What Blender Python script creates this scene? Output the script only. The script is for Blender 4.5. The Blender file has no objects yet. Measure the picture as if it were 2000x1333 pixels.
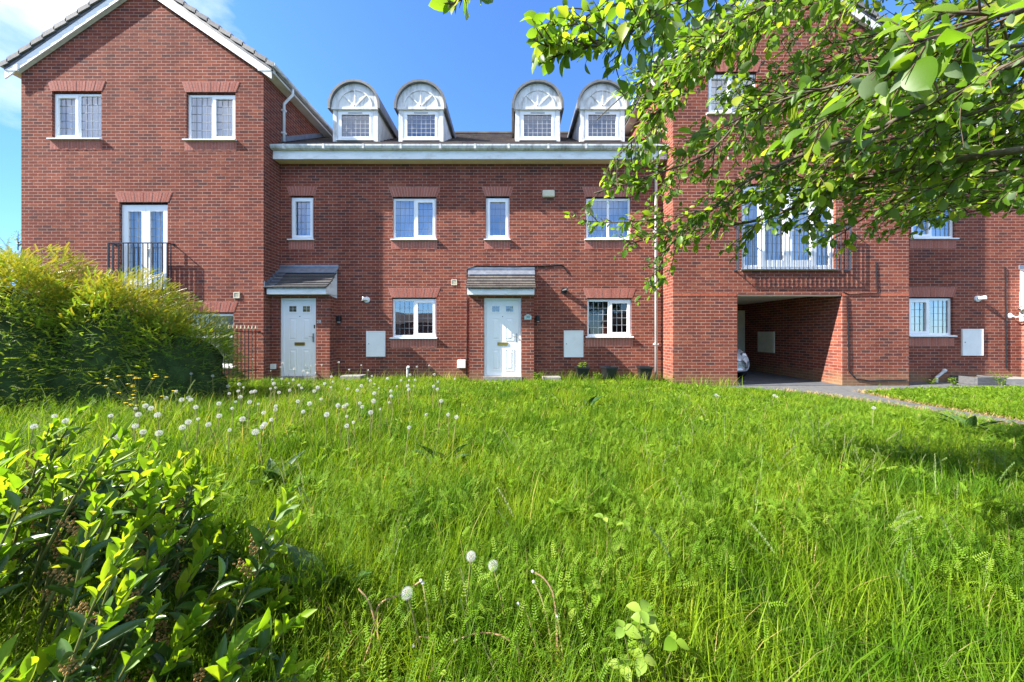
import bpy, bmesh, math, random
import numpy as np
from mathutils import Vector, Matrix
random.seed(7); rng = np.random.default_rng(11)
SC = bpy.context.scene
COL = SC.collection
F = 667.0; EYE = 1.25          # focal length in photo pixels, eye height in metres
def PX(px, Y): return (px - 1000.0) * Y / F
def PZ(py, Y): return EYE + (650.0 - py) * Y / F

# ------------------------------------------------------------------ materials
class NT:
    def __init__(s, name):
        s.m = bpy.data.materials.new(name); s.m.use_nodes = True
        s.t = s.m.node_tree; s.t.nodes.clear()
        s.out = s.n('ShaderNodeOutputMaterial')
    def n(s, typ, **kw):
        nd = s.t.nodes.new(typ)
        for k, v in kw.items():
            if k.startswith('i_'): nd.inputs[k[2:].replace('_', ' ')].default_value = v
            else: setattr(nd, k, v)
        return nd
    def l(s, a, b): s.t.links.new(a, b)
def ramp(nt, stops, interp='LINEAR'):
    r = nt.n('ShaderNodeValToRGB'); cr = r.color_ramp; cr.interpolation = interp
    while len(cr.elements) < len(stops): cr.elements.new(0.5)
    for e, (p, c) in zip(cr.elements, stops):
        e.position = p; e.color = (c[0], c[1], c[2], 1)
    return r
def mixc(nt, blend='MIX', fac=0.5):
    m = nt.n('ShaderNodeMix', data_type='RGBA', blend_type=blend); m.inputs[0].default_value = fac
    return m   # A = inputs[6], B = inputs[7], out = outputs[2]
def V4(c): return (c[0], c[1], c[2], 1)
def surf_mat(name, col, rough=0.5, spec=0.5, metal=0.0, var=0.15, vscale=6.0, bump=0.0, bscale=60.0, dirt=None, dscale=2.0, damt=0.5, stretch=(1, 1, 1)):
    """plain painted / plastic / stone surface: slow colour variation, fine bump, optional patches of dirt"""
    nt = NT(name); p = nt.n('ShaderNodeBsdfPrincipled', i_Roughness=rough, i_Metallic=metal)
    p.inputs['Specular IOR Level'].default_value = spec
    g = nt.n('ShaderNodeNewGeometry'); mp = nt.n('ShaderNodeMapping'); mp.inputs['Scale'].default_value = stretch
    nt.l(g.outputs['Position'], mp.inputs['Vector'])
    nz = nt.n('ShaderNodeTexNoise', i_Scale=vscale, i_Detail=5.0); nt.l(mp.outputs[0], nz.inputs['Vector'])
    r = ramp(nt, [(0.25, [c * (1 - var) for c in col]), (0.75, [min(1, c * (1 + var)) for c in col])])
    nt.l(nz.outputs['Fac'], r.inputs['Fac']); c = r.outputs['Color']
    if dirt is not None:
        n2 = nt.n('ShaderNodeTexNoise', i_Scale=dscale, i_Detail=8.0, i_Roughness=0.7); nt.l(mp.outputs[0], n2.inputs['Vector'])
        r2 = ramp(nt, [(0.48, (0, 0, 0)), (0.72, (damt,) * 3)]); nt.l(n2.outputs['Fac'], r2.inputs['Fac'])
        m = mixc(nt); nt.l(r2.outputs['Color'], m.inputs[0]); nt.l(c, m.inputs[6]); m.inputs[7].default_value = V4(dirt); c = m.outputs[2]
    nt.l(c, p.inputs['Base Color'])
    if bump > 0:
        nb = nt.n('ShaderNodeTexNoise', i_Scale=bscale, i_Detail=4.0); nt.l(mp.outputs[0], nb.inputs['Vector'])
        b = nt.n('ShaderNodeBump', i_Strength=bump, i_Distance=0.01); nt.l(nb.outputs['Fac'], b.inputs['Height']); nt.l(b.outputs[0], p.inputs['Normal'])
    nt.l(p.outputs[0], nt.out.inputs['Surface'])
    return nt.m
def brick_mat(name, stops, mortar, pale=None):
    nt = NT(name); p = nt.n('ShaderNodeBsdfPrincipled', i_Roughness=0.9); p.inputs['Specular IOR Level'].default_value = 0.08
    g = nt.n('ShaderNodeNewGeometry'); sx = nt.n('ShaderNodeSeparateXYZ'); nt.l(g.outputs['Position'], sx.inputs[0])
    ad = nt.n('ShaderNodeMath', operation='ADD'); nt.l(sx.outputs['X'], ad.inputs[0]); nt.l(sx.outputs['Y'], ad.inputs[1])
    # wobble so the joints are not ruler straight
    nw = nt.n('ShaderNodeTexNoise', i_Scale=9.0, i_Detail=2.0); nt.l(g.outputs['Position'], nw.inputs['Vector'])
    wm = nt.n('ShaderNodeMath', operation='MULTIPLY_ADD'); nt.l(nw.outputs['Fac'], wm.inputs[0]); wm.inputs[1].default_value = 0.008; nt.l(sx.outputs['Z'], wm.inputs[2])
    cb = nt.n('ShaderNodeCombineXYZ'); nt.l(ad.outputs[0], cb.inputs['X']); nt.l(wm.outputs[0], cb.inputs['Y'])
    br = nt.n('ShaderNodeTexBrick', i_Scale=1.0); br.offset = 0.5; br.offset_frequency = 2
    br.inputs['Color1'].default_value = (0, 0, 0, 1); br.inputs['Color2'].default_value = (1, 1, 1, 1); br.inputs['Mortar'].default_value = (0.5,) * 3 + (1,)
    br.inputs['Mortar Size'].default_value = 0.0052; br.inputs['Mortar Smooth'].default_value = 0.15
    br.inputs['Brick Width'].default_value = 0.225; br.inputs['Row Height'].default_value = 0.075
    nt.l(cb.outputs[0], br.inputs['Vector'])
    rp = ramp(nt, stops); nt.l(br.outputs['Color'], rp.inputs['Fac'])
    # kiss marks: darker grey smudges across some bricks
    mp = nt.n('ShaderNodeMapping'); mp.inputs['Scale'].default_value = (5.0, 5.0, 17.0); nt.l(g.outputs['Position'], mp.inputs['Vector'])
    ns = nt.n('ShaderNodeTexNoise', i_Scale=1.0, i_Detail=4.0, i_Roughness=0.65); nt.l(mp.outputs[0], ns.inputs['Vector'])
    rs = ramp(nt, [(0.52, (0, 0, 0)), (0.70, (0.55,) * 3)]); nt.l(ns.outputs['Fac'], rs.inputs['Fac'])
    m1 = mixc(nt); nt.l(rs.outputs['Color'], m1.inputs[0]); nt.l(rp.outputs['Color'], m1.inputs[6]); m1.inputs[7].default_value = (0.095, 0.062, 0.060, 1)
    nf = nt.n('ShaderNodeTexNoise', i_Scale=70.0, i_Detail=4.0); nt.l(g.outputs['Position'], nf.inputs['Vector'])
    rf = ramp(nt, [(0.2, (0.72,) * 3), (0.8, (1.25,) * 3)]); nt.l(nf.outputs['Fac'], rf.inputs['Fac'])
    m2 = mixc(nt, 'MULTIPLY', 1.0); nt.l(m1.outputs[2], m2.inputs[6]); nt.l(rf.outputs['Color'], m2.inputs[7])
    mo = mixc(nt); nt.l(br.outputs['Fac'], mo.inputs[0]); nt.l(m2.outputs[2], mo.inputs[6])
    rm = ramp(nt, [(0.3, [c * 0.7 for c in mortar]), (0.7, [c * 1.1 for c in mortar])]); nt.l(nw.outputs['Fac'], rm.inputs['Fac']); nt.l(rm.outputs['Color'], mo.inputs[7])
    nl = nt.n('ShaderNodeTexNoise', i_Scale=0.55, i_Detail=6.0, i_Roughness=0.6); nt.l(g.outputs['Position'], nl.inputs['Vector'])
    rl = ramp(nt, [(0.3, (0.80, 0.79, 0.80)), (0.7, (1.16, 1.15, 1.13))]); nt.l(nl.outputs['Fac'], rl.inputs['Fac'])
    m3 = mixc(nt, 'MULTIPLY', 1.0); nt.l(mo.outputs[2], m3.inputs[6]); nt.l(rl.outputs['Color'], m3.inputs[7]); c = m3.outputs[2]
    # faint runs of dirt down the wall
    mv = nt.n('ShaderNodeMapping'); mv.inputs['Scale'].default_value = (2.6, 2.6, 0.22); nt.l(g.outputs['Position'], mv.inputs['Vector'])
    nv_ = nt.n('ShaderNodeTexNoise', i_Scale=1.0, i_Detail=6.0, i_Roughness=0.65); nt.l(mv.outputs[0], nv_.inputs['Vector'])
    rv = ramp(nt, [(0.34, (0.86, 0.85, 0.85)), (0.52, (1.0, 1.0, 1.0)), (0.72, (1.10, 1.08, 1.06))]); nt.l(nv_.outputs['Fac'], rv.inputs['Fac'])
    m7 = mixc(nt, 'MULTIPLY', 1.0); nt.l(c, m7.inputs[6]); nt.l(rv.outputs['Color'], m7.inputs[7]); c = m7.outputs[2]
    # lime and moss staining low down, in uneven patches
    mz = nt.n('ShaderNodeMapRange'); mz.inputs[1].default_value = 0.55; mz.inputs[2].default_value = 0.05; nt.l(sx.outputs['Z'], mz.inputs[0])
    nq = nt.n('ShaderNodeTexNoise', i_Scale=2.2, i_Detail=7.0, i_Roughness=0.7); nt.l(g.outputs['Position'], nq.inputs['Vector'])
    mm = nt.n('ShaderNodeMath', operation='MULTIPLY'); nt.l(mz.outputs[0], mm.inputs[0]); nt.l(nq.outputs['Fac'], mm.inputs[1])
    rq = ramp(nt, [(0.22, (0, 0, 0)), (0.6, (0.75,) * 3)]); nt.l(mm.outputs[0], rq.inputs['Fac'])
    m4 = mixc(nt); nt.l(rq.outputs['Color'], m4.inputs[0]); nt.l(c, m4.inputs[6]); m4.inputs[7].default_value = (0.24, 0.17, 0.09, 1)
    nt.l(m4.outputs[2], p.inputs['Base Color'])
    hm = nt.n('ShaderNodeMath', operation='MULTIPLY_ADD'); nt.l(br.outputs['Fac'], hm.inputs[0]); hm.inputs[1].default_value = -1.0; nt.l(nf.outputs['Fac'], hm.inputs[2])
    b = nt.n('ShaderNodeBump', i_Strength=0.5, i_Distance=0.006); nt.l(hm.outputs[0], b.inputs['Height']); nt.l(b.outputs[0], p.inputs['Normal'])
    nt.l(p.outputs[0], nt.out.inputs['Surface'])
    return nt.m
def island_mat(name, cols, rough=0.8, bump=0.2, bscale=80, spec=0.3, dirt=None):
    """each loose piece (one brick, one tile) takes its own tone"""
    nt = NT(name); p = nt.n('ShaderNodeBsdfPrincipled', i_Roughness=rough); p.inputs['Specular IOR Level'].default_value = spec
    g = nt.n('ShaderNodeNewGeometry'); r = ramp(nt, [(i / max(1, len(cols) - 1), c) for i, c in enumerate(cols)])
    nt.l(g.outputs['Random Per Island'], r.inputs['Fac'])
    nf = nt.n('ShaderNodeTexNoise', i_Scale=bscale * 0.4, i_Detail=5.0); nt.l(g.outputs['Position'], nf.inputs['Vector'])
    rf = ramp(nt, [(0.25, (0.75,) * 3), (0.75, (1.2,) * 3)]); nt.l(nf.outputs['Fac'], rf.inputs['Fac'])
    m = mixc(nt, 'MULTIPLY', 1.0); nt.l(r.outputs['Color'], m.inputs[6]); nt.l(rf.outputs['Color'], m.inputs[7]); c = m.outputs[2]
    if dirt:
        n2 = nt.n('ShaderNodeTexNoise', i_Scale=3.0, i_Detail=8.0, i_Roughness=0.7); nt.l(g.outputs['Position'], n2.inputs['Vector'])
        r2 = ramp(nt, [(0.5, (0, 0, 0)), (0.66, (0.8,) * 3)]); nt.l(n2.outputs['Fac'], r2.inputs['Fac'])
        m5 = mixc(nt); nt.l(r2.outputs['Color'], m5.inputs[0]); nt.l(c, m5.inputs[6]); m5.inputs[7].default_value = V4(dirt); c = m5.outputs[2]
    nt.l(c, p.inputs['Base Color'])
    nb = nt.n('ShaderNodeTexNoise', i_Scale=bscale, i_Detail=3.0); nt.l(g.outputs['Position'], nb.inputs['Vector'])
    b = nt.n('ShaderNodeBump', i_Strength=bump, i_Distance=0.01); nt.l(nb.outputs['Fac'], b.inputs['Height']); nt.l(b.outputs[0], p.inputs['Normal'])
    nt.l(p.outputs[0], nt.out.inputs['Surface']); return nt.m
def glass_mat(name, tint, gloss):
    nt = NT(name); tr = nt.n('ShaderNodeBsdfTransparent'); tr.inputs['Color'].default_value = V4(tint)
    gl = nt.n('ShaderNodeBsdfGlossy', i_Roughness=0.015); gl.inputs['Color'].default_value = (0.95, 0.97, 1, 1)
    g = nt.n('ShaderNodeNewGeometry'); nz = nt.n('ShaderNodeTexNoise', i_Scale=1.6, i_Detail=1.0); nt.l(g.outputs['Position'], nz.inputs['Vector'])
    b = nt.n('ShaderNodeBump', i_Strength=0.10, i_Distance=0.02); nt.l(nz.outputs['Fac'], b.inputs['Height']); nt.l(b.outputs[0], gl.inputs['Normal'])
    lw = nt.n('ShaderNodeLayerWeight'); lw.inputs['Blend'].default_value = 0.35
    mr = nt.n('ShaderNodeMapRange'); mr.inputs[3].default_value = gloss; mr.inputs[4].default_value = 0.95; nt.l(lw.outputs['Fresnel'], mr.inputs[0])
    mx = nt.n('ShaderNodeMixShader'); nt.l(mr.outputs[0], mx.inputs[0]); nt.l(tr.outputs[0], mx.inputs[1]); nt.l(gl.outputs[0], mx.inputs[2])
    nt.l(mx.outputs[0], nt.out.inputs['Surface']); return nt.m
def cloth_mat(name, col, trans=0.4):
    nt = NT(name); d = nt.n('ShaderNodeBsdfDiffuse'); d.inputs['Color'].default_value = V4(col)
    t = nt.n('ShaderNodeBsdfTranslucent'); t.inputs['Color'].default_value = V4(col)
    mx = nt.n('ShaderNodeMixShader'); mx.inputs[0].default_value = trans
    nt.l(d.outputs[0], mx.inputs[1]); nt.l(t.outputs[0], mx.inputs[2]); nt.l(mx.outputs[0], nt.out.inputs['Surface']); return nt.m
def leaf_mat(name, stops, trans=0.45, rough=0.45, spec=0.4, tgain=1.5, under=None, patch=None):
    """leaf: reflects on the front, lets sun through; tone from the per-leaf attribute 'tint'"""
    nt = NT(name); p = nt.n('ShaderNodeBsdfPrincipled', i_Roughness=rough); p.inputs['Specular IOR Level'].default_value = spec
    at = nt.n('ShaderNodeAttribute', attribute_name='tint'); r = ramp(nt, stops); nt.l(at.outputs['Fac'], r.inputs['Fac']); c = r.outputs['Color']
    if patch:
        g = nt.n('ShaderNodeNewGeometry'); nz = nt.n('ShaderNodeTexNoise', i_Scale=patch[0], i_Detail=3.0); nt.l(g.outputs['Position'], nz.inputs['Vector'])
        rp = ramp(nt, [(0.36, patch[1]), (0.64, patch[2])]); nt.l(nz.outputs['Fac'], rp.inputs['Fac'])
        m = mixc(nt, 'MULTIPLY', 1.0); nt.l(c, m.inputs[6]); nt.l(rp.outputs['Color'], m.inputs[7]); c = m.outputs[2]
    cf = c
    if under:
        g2 = nt.n('ShaderNodeNewGeometry'); m2 = mixc(nt); nt.l(g2.outputs['Backfacing'], m2.inputs[0]); nt.l(c, m2.inputs[6]); m2.inputs[7].default_value = V4(under); cf = m2.outputs[2]
    nt.l(cf, p.inputs['Base Color'])
    t = nt.n('ShaderNodeBsdfTranslucent'); m3 = mixc(nt, 'MULTIPLY', 1.0); nt.l(c, m3.inputs[6]); m3.inputs[7].default_value = (tgain * 1.05, tgain, tgain * 0.55, 1); m3.clamp_result = False
    nt.l(m3.outputs[2], t.inputs['Color'])
    mx = nt.n('ShaderNodeMixShader'); mx.inputs[0].default_value = trans
    nt.l(p.outputs[0], mx.inputs[1]); nt.l(t.outputs[0], mx.inputs[2]); nt.l(mx.outputs[0], nt.out.inputs['Surface']); return nt.m

M = {}
BR = [(0.0, (0.110, 0.046, 0.042)), (0.12, (0.160, 0.049, 0.037)), (0.5, (0.205, 0.053, 0.035)), (0.82, (0.235, 0.065, 0.041)), (1.0, (0.275, 0.083, 0.050))]
M['brick'] = brick_mat('red_brick', BR, (0.44, 0.285, 0.225))
M['soldier'] = island_mat('rubbed_brick', [(0.34, 0.115, 0.085), (0.41, 0.155, 0.118), (0.37, 0.135, 0.10)], bump=0.25, spec=0.08)
M['mortar'] = surf_mat('mortar', (0.46, 0.28, 0.225), 0.9, 0.2, bump=0.3)
M['orange_brick'] = island_mat('orange_brick', [(0.42, 0.10, 0.05), (0.46, 0.13, 0.07), (0.38, 0.09, 0.05)])
M['upvc'] = surf_mat('white_upvc', (0.88, 0.88, 0.88), 0.28, 0.5, var=0.03, vscale=3, dirt=(0.55, 0.53, 0.48), dscale=1.7, damt=0.25)
M['trim'] = surf_mat('white_trim_board', (0.84, 0.84, 0.84), 0.4, 0.45, var=0.05, vscale=3, dirt=(0.36, 0.33, 0.27), dscale=2.5, damt=0.45, stretch=(1, 1, 3))
M['dormer_white'] = surf_mat('weathered_white_dormer', (0.74, 0.73, 0.72), 0.5, 0.4, var=0.06, dirt=(0.20, 0.18, 0.15), dscale=4.5, damt=0.8, stretch=(1.8, 1.8, 0.45))
M['soffit'] = surf_mat('cream_soffit', (0.66, 0.60, 0.50), 0.6, 0.3, var=0.08)
M['gutter'] = surf_mat('weathered_gutter', (0.60, 0.61, 0.60), 0.45, 0.4, var=0.15, dirt=(0.13, 0.13, 0.11), dscale=3.5, damt=0.9, stretch=(1.5, 1, 1))
M['pipe'] = surf_mat('white_pipe', (0.78, 0.78, 0.80), 0.35, 0.5, var=0.05)
M['lead'] = surf_mat('lead_flashing', (0.20, 0.22, 0.26), 0.42, 0.6, metal=0.35, var=0.25, vscale=9, bump=0.25, bscale=14)
M['roof'] = island_mat('dark_roof_tile', [(0.045, 0.033, 0.034), (0.07, 0.052, 0.05), (0.055, 0.042, 0.045), (0.085, 0.065, 0.06)], rough=0.8, dirt=(0.11, 0.10, 0.07))
M['grey_tile'] = island_mat('grey_roof_tile', [(0.15, 0.145, 0.15), (0.20, 0.19, 0.19), (0.26, 0.245, 0.235)], rough=0.75, dirt=(0.30, 0.27, 0.22))
M['slate'] = island_mat('canopy_tile', [(0.075, 0.064, 0.060), (0.115, 0.098, 0.088), (0.095, 0.082, 0.076), (0.135, 0.115, 0.10)], rough=0.8, dirt=(0.12, 0.11, 0.09))
M['slate_shaded'] = island_mat('shaded_canopy_tile', [(0.055, 0.050, 0.050), (0.085, 0.078, 0.074), (0.068, 0.062, 0.062)], rough=0.8, dirt=(0.07, 0.065, 0.06))  # same canopy tile, darkened to paint in the shade over number 28
M['barrel'] = surf_mat('grey_dormer_roof', (0.17, 0.17, 0.165), 0.5, 0.4, var=0.3, vscale=4, dirt=(0.07, 0.065, 0.055), dscale=5, damt=0.7)
M['glass'] = glass_mat('window_glass', (0.92, 0.95, 0.98), 0.23)
M['glass_dark'] = glass_mat('dark_window_glass', (0.30, 0.33, 0.37), 0.035)
M['glass_dormer'] = glass_mat('dormer_glass', (0.50, 0.58, 0.66), 0.17)
M['curtain'] = cloth_mat('net_curtain', (0.88, 0.89, 0.91), 0.25)
M['drape'] = cloth_mat('grey_curtain', (0.42, 0.44, 0.46))
M['room'] = surf_mat('dim_room', (0.10, 0.09, 0.085), 0.9, 0.1)
M['leading'] = surf_mat('lead_came', (0.22, 0.235, 0.25), 0.5, 0.5, metal=0.3)
M['pale_came'] = surf_mat('pale_came', (0.55, 0.57, 0.58), 0.4, 0.5)
M['door'] = surf_mat('white_door', (0.88, 0.88, 0.88), 0.32, 0.5, var=0.02, bump=0.04, bscale=40)
M['brass'] = surf_mat('brass', (0.48, 0.34, 0.10), 0.35, 0.5, metal=0.9)
M['iron'] = surf_mat('black_iron', (0.012, 0.013, 0.018), 0.4, 0.5)
M['greyiron'] = surf_mat('grey_painted_iron', (0.04, 0.046, 0.06), 0.4, 0.5)
M['tip'] = surf_mat('gold_tip', (0.62, 0.52, 0.34), 0.4, 0.5, metal=0.2)
M['cream'] = surf_mat('cream_plastic', (0.62, 0.56, 0.42), 0.5, 0.4)
M['meter'] = surf_mat('white_meter_box', (0.80, 0.80, 0.79), 0.45, 0.4, var=0.06, dirt=(0.5, 0.48, 0.42), dscale=3, damt=0.4)
M['black'] = surf_mat('black_plastic', (0.012, 0.012, 0.013), 0.4, 0.5)
M['steel'] = surf_mat('steel', (0.5, 0.5, 0.5), 0.3, 0.5, metal=0.9)
M['teal'] = surf_mat('pale_teal_plaque', (0.42, 0.58, 0.56), 0.4, 0.5)
M['ink'] = surf_mat('dark_lettering', (0.02, 0.03, 0.035), 0.4, 0.4)
M['pale_letter'] = surf_mat('pale_lettering', (0.62, 0.62, 0.62), 0.4, 0.4)
M['flag'] = surf_mat('flagstone', (0.27, 0.255, 0.235), 0.85, 0.25, var=0.2, vscale=7, bump=0.4, bscale=40, dirt=(0.14, 0.14, 0.11), dscale=3, damt=0.5)
M['tarmac'] = surf_mat('tarmac', (0.115, 0.115, 0.115), 0.9, 0.25, var=0.25, vscale=12, bump=0.6, bscale=150)
M['drive'] = surf_mat('grey_drive', (0.085, 0.09, 0.10), 0.85, 0.25, var=0.2, vscale=8, bump=0.5, bscale=120)
M['sleeper'] = surf_mat('grey_sleeper', (0.10, 0.10, 0.105), 0.8, 0.25, var=0.3, vscale=12, bump=0.4, stretch=(0.4, 1, 3))
M['soil'] = surf_mat('soil', (0.055, 0.040, 0.026), 0.95, 0.15, var=0.3, vscale=10, bump=0.8, bscale=50)
M['bark'] = surf_mat('willow_bark', (0.12, 0.10, 0.07), 0.85, 0.2, var=0.35, vscale=30, bump=0.5, bscale=70, dirt=(0.06, 0.05, 0.04), dscale=12, damt=0.7)
M['twig'] = surf_mat('brown_twig', (0.085, 0.055, 0.035), 0.7, 0.3, var=0.3, vscale=25)

# ------------------------------------------------------------------ mesh helpers
def world_loc(o):
    v = Vector((0, 0, 0))
    while o is not None: v += o.location; o = o.parent
    return v
class MB:
    def __init__(s): s.v = []; s.f = []
    def add(s, vs, fs):
        k = len(s.v); s.v += [tuple(v) for v in vs]; s.f += [tuple(i + k for i in f) for f in fs]
    def quad(s, a, b, c, d): s.add([a, b, c, d], [(0, 1, 2, 3)])
    def poly(s, pts): s.add(pts, [tuple(range(len(pts)))])
    def box(s, x0, x1, y0, y1, z0, z1):
        s.add([(x0, y0, z0), (x1, y0, z0), (x1, y1, z0), (x0, y1, z0), (x0, y0, z1), (x1, y0, z1), (x1, y1, z1), (x0, y1, z1)],
              [(3, 2, 1, 0), (4, 5, 6, 7), (0, 1, 5, 4), (1, 2, 6, 5), (2, 3, 7, 6), (3, 0, 4, 7)])
    def prism(s, pts, d):
        """closed polygon extruded along the vector d"""
        n = len(pts); d = Vector(d); a = [Vector(p) for p in pts]
        s.add(a + [p + d for p in a], [tuple(range(n))[::-1], tuple(range(n, 2 * n))] + [(i, (i + 1) % n, n + (i + 1) % n, n + i) for i in range(n)])
    def ring(s, x0, x1, z0, z1, w, y0, y1, wb=None, wt=None):
        """rectangular frame in the XZ plane, butted at the corners"""
        wb = w if wb is None else wb; wt = w if wt is None else wt
        s.box(x0, x0 + w, y0, y1, z0, z1); s.box(x1 - w, x1, y0, y1, z0, z1)
        s.box(x0 + w, x1 - w, y0, y1, z0, z0 + wb); s.box(x0 + w, x1 - w, y0, y1, z1 - wt, z1)
    def tube(s, pts, r, n=8, caps=True):
        pts = [Vector(p) for p in pts]; rs = r if isinstance(r, (list, tuple)) else [r] * len(pts)
        k0 = len(s.v); up = Vector((0, 0, 1)); prev = None
        for i, p in enumerate(pts):
            t = (pts[min(i + 1, len(pts) - 1)] - pts[max(i - 1, 0)]).normalized()
            if prev is None:
                a = t.cross(up if abs(t.z) < 0.95 else Vector((1, 0, 0))).normalized()
            else:
                a = (prev - t * prev.dot(t)); a = a.normalized() if a.length > 1e-6 else t.orthogonal().normalized()
            prev = a; b = t.cross(a)
            for j in range(n):
                q = 2 * math.pi * j / n; s.v.append(tuple(p + (a * math.cos(q) + b * math.sin(q)) * rs[i]))
        for i in range(len(pts) - 1):
            for j in range(n):
                s.f.append((k0 + i * n + j, k0 + i * n + (j + 1) % n, k0 + (i + 1) * n + (j + 1) % n, k0 + (i + 1) * n + j))
        if caps:
            s.f.append(tuple(k0 + j for j in range(n))[::-1]); s.f.append(tuple(k0 + (len(pts) - 1) * n + j for j in range(n)))
    def lathe(s, prof, c, axis='z', n=16):
        """profile [(r, h)] turned about an axis through c"""
        k0 = len(s.v)
        for r, h in prof:
            for j in range(n):
                q = 2 * math.pi * j / n; u, w = r * math.cos(q), r * math.sin(q)
                d = (u, w, h) if axis == 'z' else ((u, h, w) if axis == 'y' else (h, u, w))
                s.v.append((c[0] + d[0], c[1] + d[1], c[2] + d[2]))
        for i in range(len(prof) - 1):
            for j in range(n): s.f.append((k0 + i * n + j, k0 + i * n + (j + 1) % n, k0 + (i + 1) * n + (j + 1) % n, k0 + (i + 1) * n + j))
        s.f.append(tuple(k0 + j for j in range(n))[::-1]); s.f.append(tuple(k0 + (len(prof) - 1) * n + j for j in range(n)))
    def build(s, name, mat, parent=None, smooth=False, bevel=0.0):
        me = bpy.data.meshes.new(name); off = world_loc(parent) if parent is not None else Vector((0, 0, 0))
        me.from_pydata([(v[0] - off.x, v[1] - off.y, v[2] - off.z) for v in s.v], [], s.f); me.materials.append(mat); me.update()
        if smooth:
            me.polygons.foreach_set('use_smooth', [True] * len(me.polygons))
        o = bpy.data.objects.new(name, me); COL.objects.link(o)
        if parent is not None: o.parent = parent
        if bevel > 0:
            b = o.modifiers.new('edge', 'BEVEL'); b.width = bevel; b.segments = 2; b.limit_method = 'ANGLE'; b.angle_limit = math.radians(40)
        return o
def thing(name, label, cat, loc=(0, 0, 0), group=None):
    o = bpy.data.objects.new(name, None); COL.objects.link(o); o.location = loc; o.empty_display_size = 0.1
    o['label'] = label; o['category'] = cat
    if group: o['group'] = group
    return o
def tag(o, label, cat, group=None):
    o['label'] = label; o['category'] = cat
    if group: o['group'] = group
    return o
def kind(o, k): o['kind'] = k; return o
def B(name, mat, parent, *boxes, bevel=0.0):
    m = MB()
    for b in boxes: m.box(*b)
    return m.build(name, M[mat], parent, bevel=bevel)
def np_mesh(name, verts, faces_flat, fsize, mat, parent=None, tint=None, smooth=False):
    """big mesh from arrays: verts (N,3), faces (K, fsize)"""
    me = bpy.data.meshes.new(name); off = np.array(world_loc(parent)) if parent is not None else np.zeros(3)
    verts = np.ascontiguousarray(verts - off, dtype=np.float32); faces_flat = np.ascontiguousarray(faces_flat, dtype=np.int32)
    K = faces_flat.size // fsize
    me.vertices.add(len(verts)); me.vertices.foreach_set('co', verts.ravel())
    me.loops.add(K * fsize); me.loops.foreach_set('vertex_index', faces_flat.ravel())
    me.polygons.add(K); me.polygons.foreach_set('loop_start', np.arange(0, K * fsize, fsize, dtype=np.int32))
    if smooth: me.polygons.foreach_set('use_smooth', np.ones(K, dtype=bool))
    me.update(calc_edges=True)
    if tint is not None:
        a = me.attributes.new('tint', 'FLOAT', 'POINT'); a.data.foreach_set('value', np.ascontiguousarray(tint, dtype=np.float32))
    me.materials.append(mat)
    o = bpy.data.objects.new(name, me); COL.objects.link(o)
    if parent is not None: o.parent = parent
    return o
def scatter(name, tv, tf, R, T, mat, parent=None, tint=None, smooth=False):
    """copies of one little template mesh: tv (n,3), tf (k, size), R (N,3,3) with axes as columns, T (N,3)"""
    tv = np.asarray(tv, float); tf = np.asarray(tf, int); N = len(T); n = len(tv)
    V = np.einsum('nij,kj->nki', R, tv) + T[:, None, :]
    Fc = (tf[None, :, :] + (np.arange(N) * n)[:, None, None]).reshape(-1, tf.shape[1])
    tt = np.repeat(rng.random(N) if tint is None else tint, n)
    return np_mesh(name, V.reshape(-1, 3), Fc, tf.shape[1], mat, parent, tt, smooth)
def norm(a): return a / np.maximum(np.linalg.norm(a, axis=-1, keepdims=True), 1e-9)
def frames(d, nrm, L, W, H=None):
    """leaf frames: length axis d (template +Y), face normal nrm (template +Z)"""
    d = norm(d); s = norm(np.cross(d, nrm)); u = np.cross(s, d)
    L = np.broadcast_to(L, len(d)); W = np.broadcast_to(W, len(d)); H = L if H is None else np.broadcast_to(H, len(d))
    return np.stack([s * W[:, None], d * L[:, None], u * H[:, None]], axis=2)
# ------------------------------------------------------------------ camera, sun, sky
cam = bpy.data.cameras.new('camera'); co = bpy.data.objects.new('camera', cam); COL.objects.link(co)
cam.sensor_fit = 'HORIZONTAL'; cam.sensor_width = 36.0; cam.lens = 36.0 * F / 2000.0; cam.shift_y = -16.5 / 2000.0
cam.clip_start = 0.02; cam.clip_end = 2000.0
co.location = (0, 0, EYE); co.rotation_euler = (math.radians(90), 0, 0); SC.camera = co
SUN = Vector((-4.55, -1.0, 3.85)).normalized(); EL = math.asin(SUN.z)
sl = bpy.data.lights.new('sun', 'SUN'); sl.energy = 5.0; sl.angle = math.radians(0.5); sl.color = (1.0, 0.955, 0.88)
so_ = bpy.data.objects.new('sun', sl); COL.objects.link(so_); so_.rotation_euler = (-SUN).to_track_quat('-Z', 'Y').to_euler()
w = bpy.data.worlds.new('World'); SC.world = w; w.use_nodes = True; t = w.node_tree; t.nodes.clear()
def N(typ, **k):
    n = t.nodes.new(typ)
    for a, b in k.items(): setattr(n, a, b)
    return n
out = N('ShaderNodeOutputWorld'); bg = N('ShaderNodeBackground'); bg.inputs['Strength'].default_value = 0.138
sky = N('ShaderNodeTexSky', sky_type='NISHITA'); sky.sun_disc = False; sky.sun_elevation = EL
sky.sun_rotation = math.atan2(SUN.x, SUN.y); sky.air_density = 0.85; sky.dust_density = 0.05; sky.ozone_density = 2.2; sky.altitude = 0
tc = N('ShaderNodeTexCoord')
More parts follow.
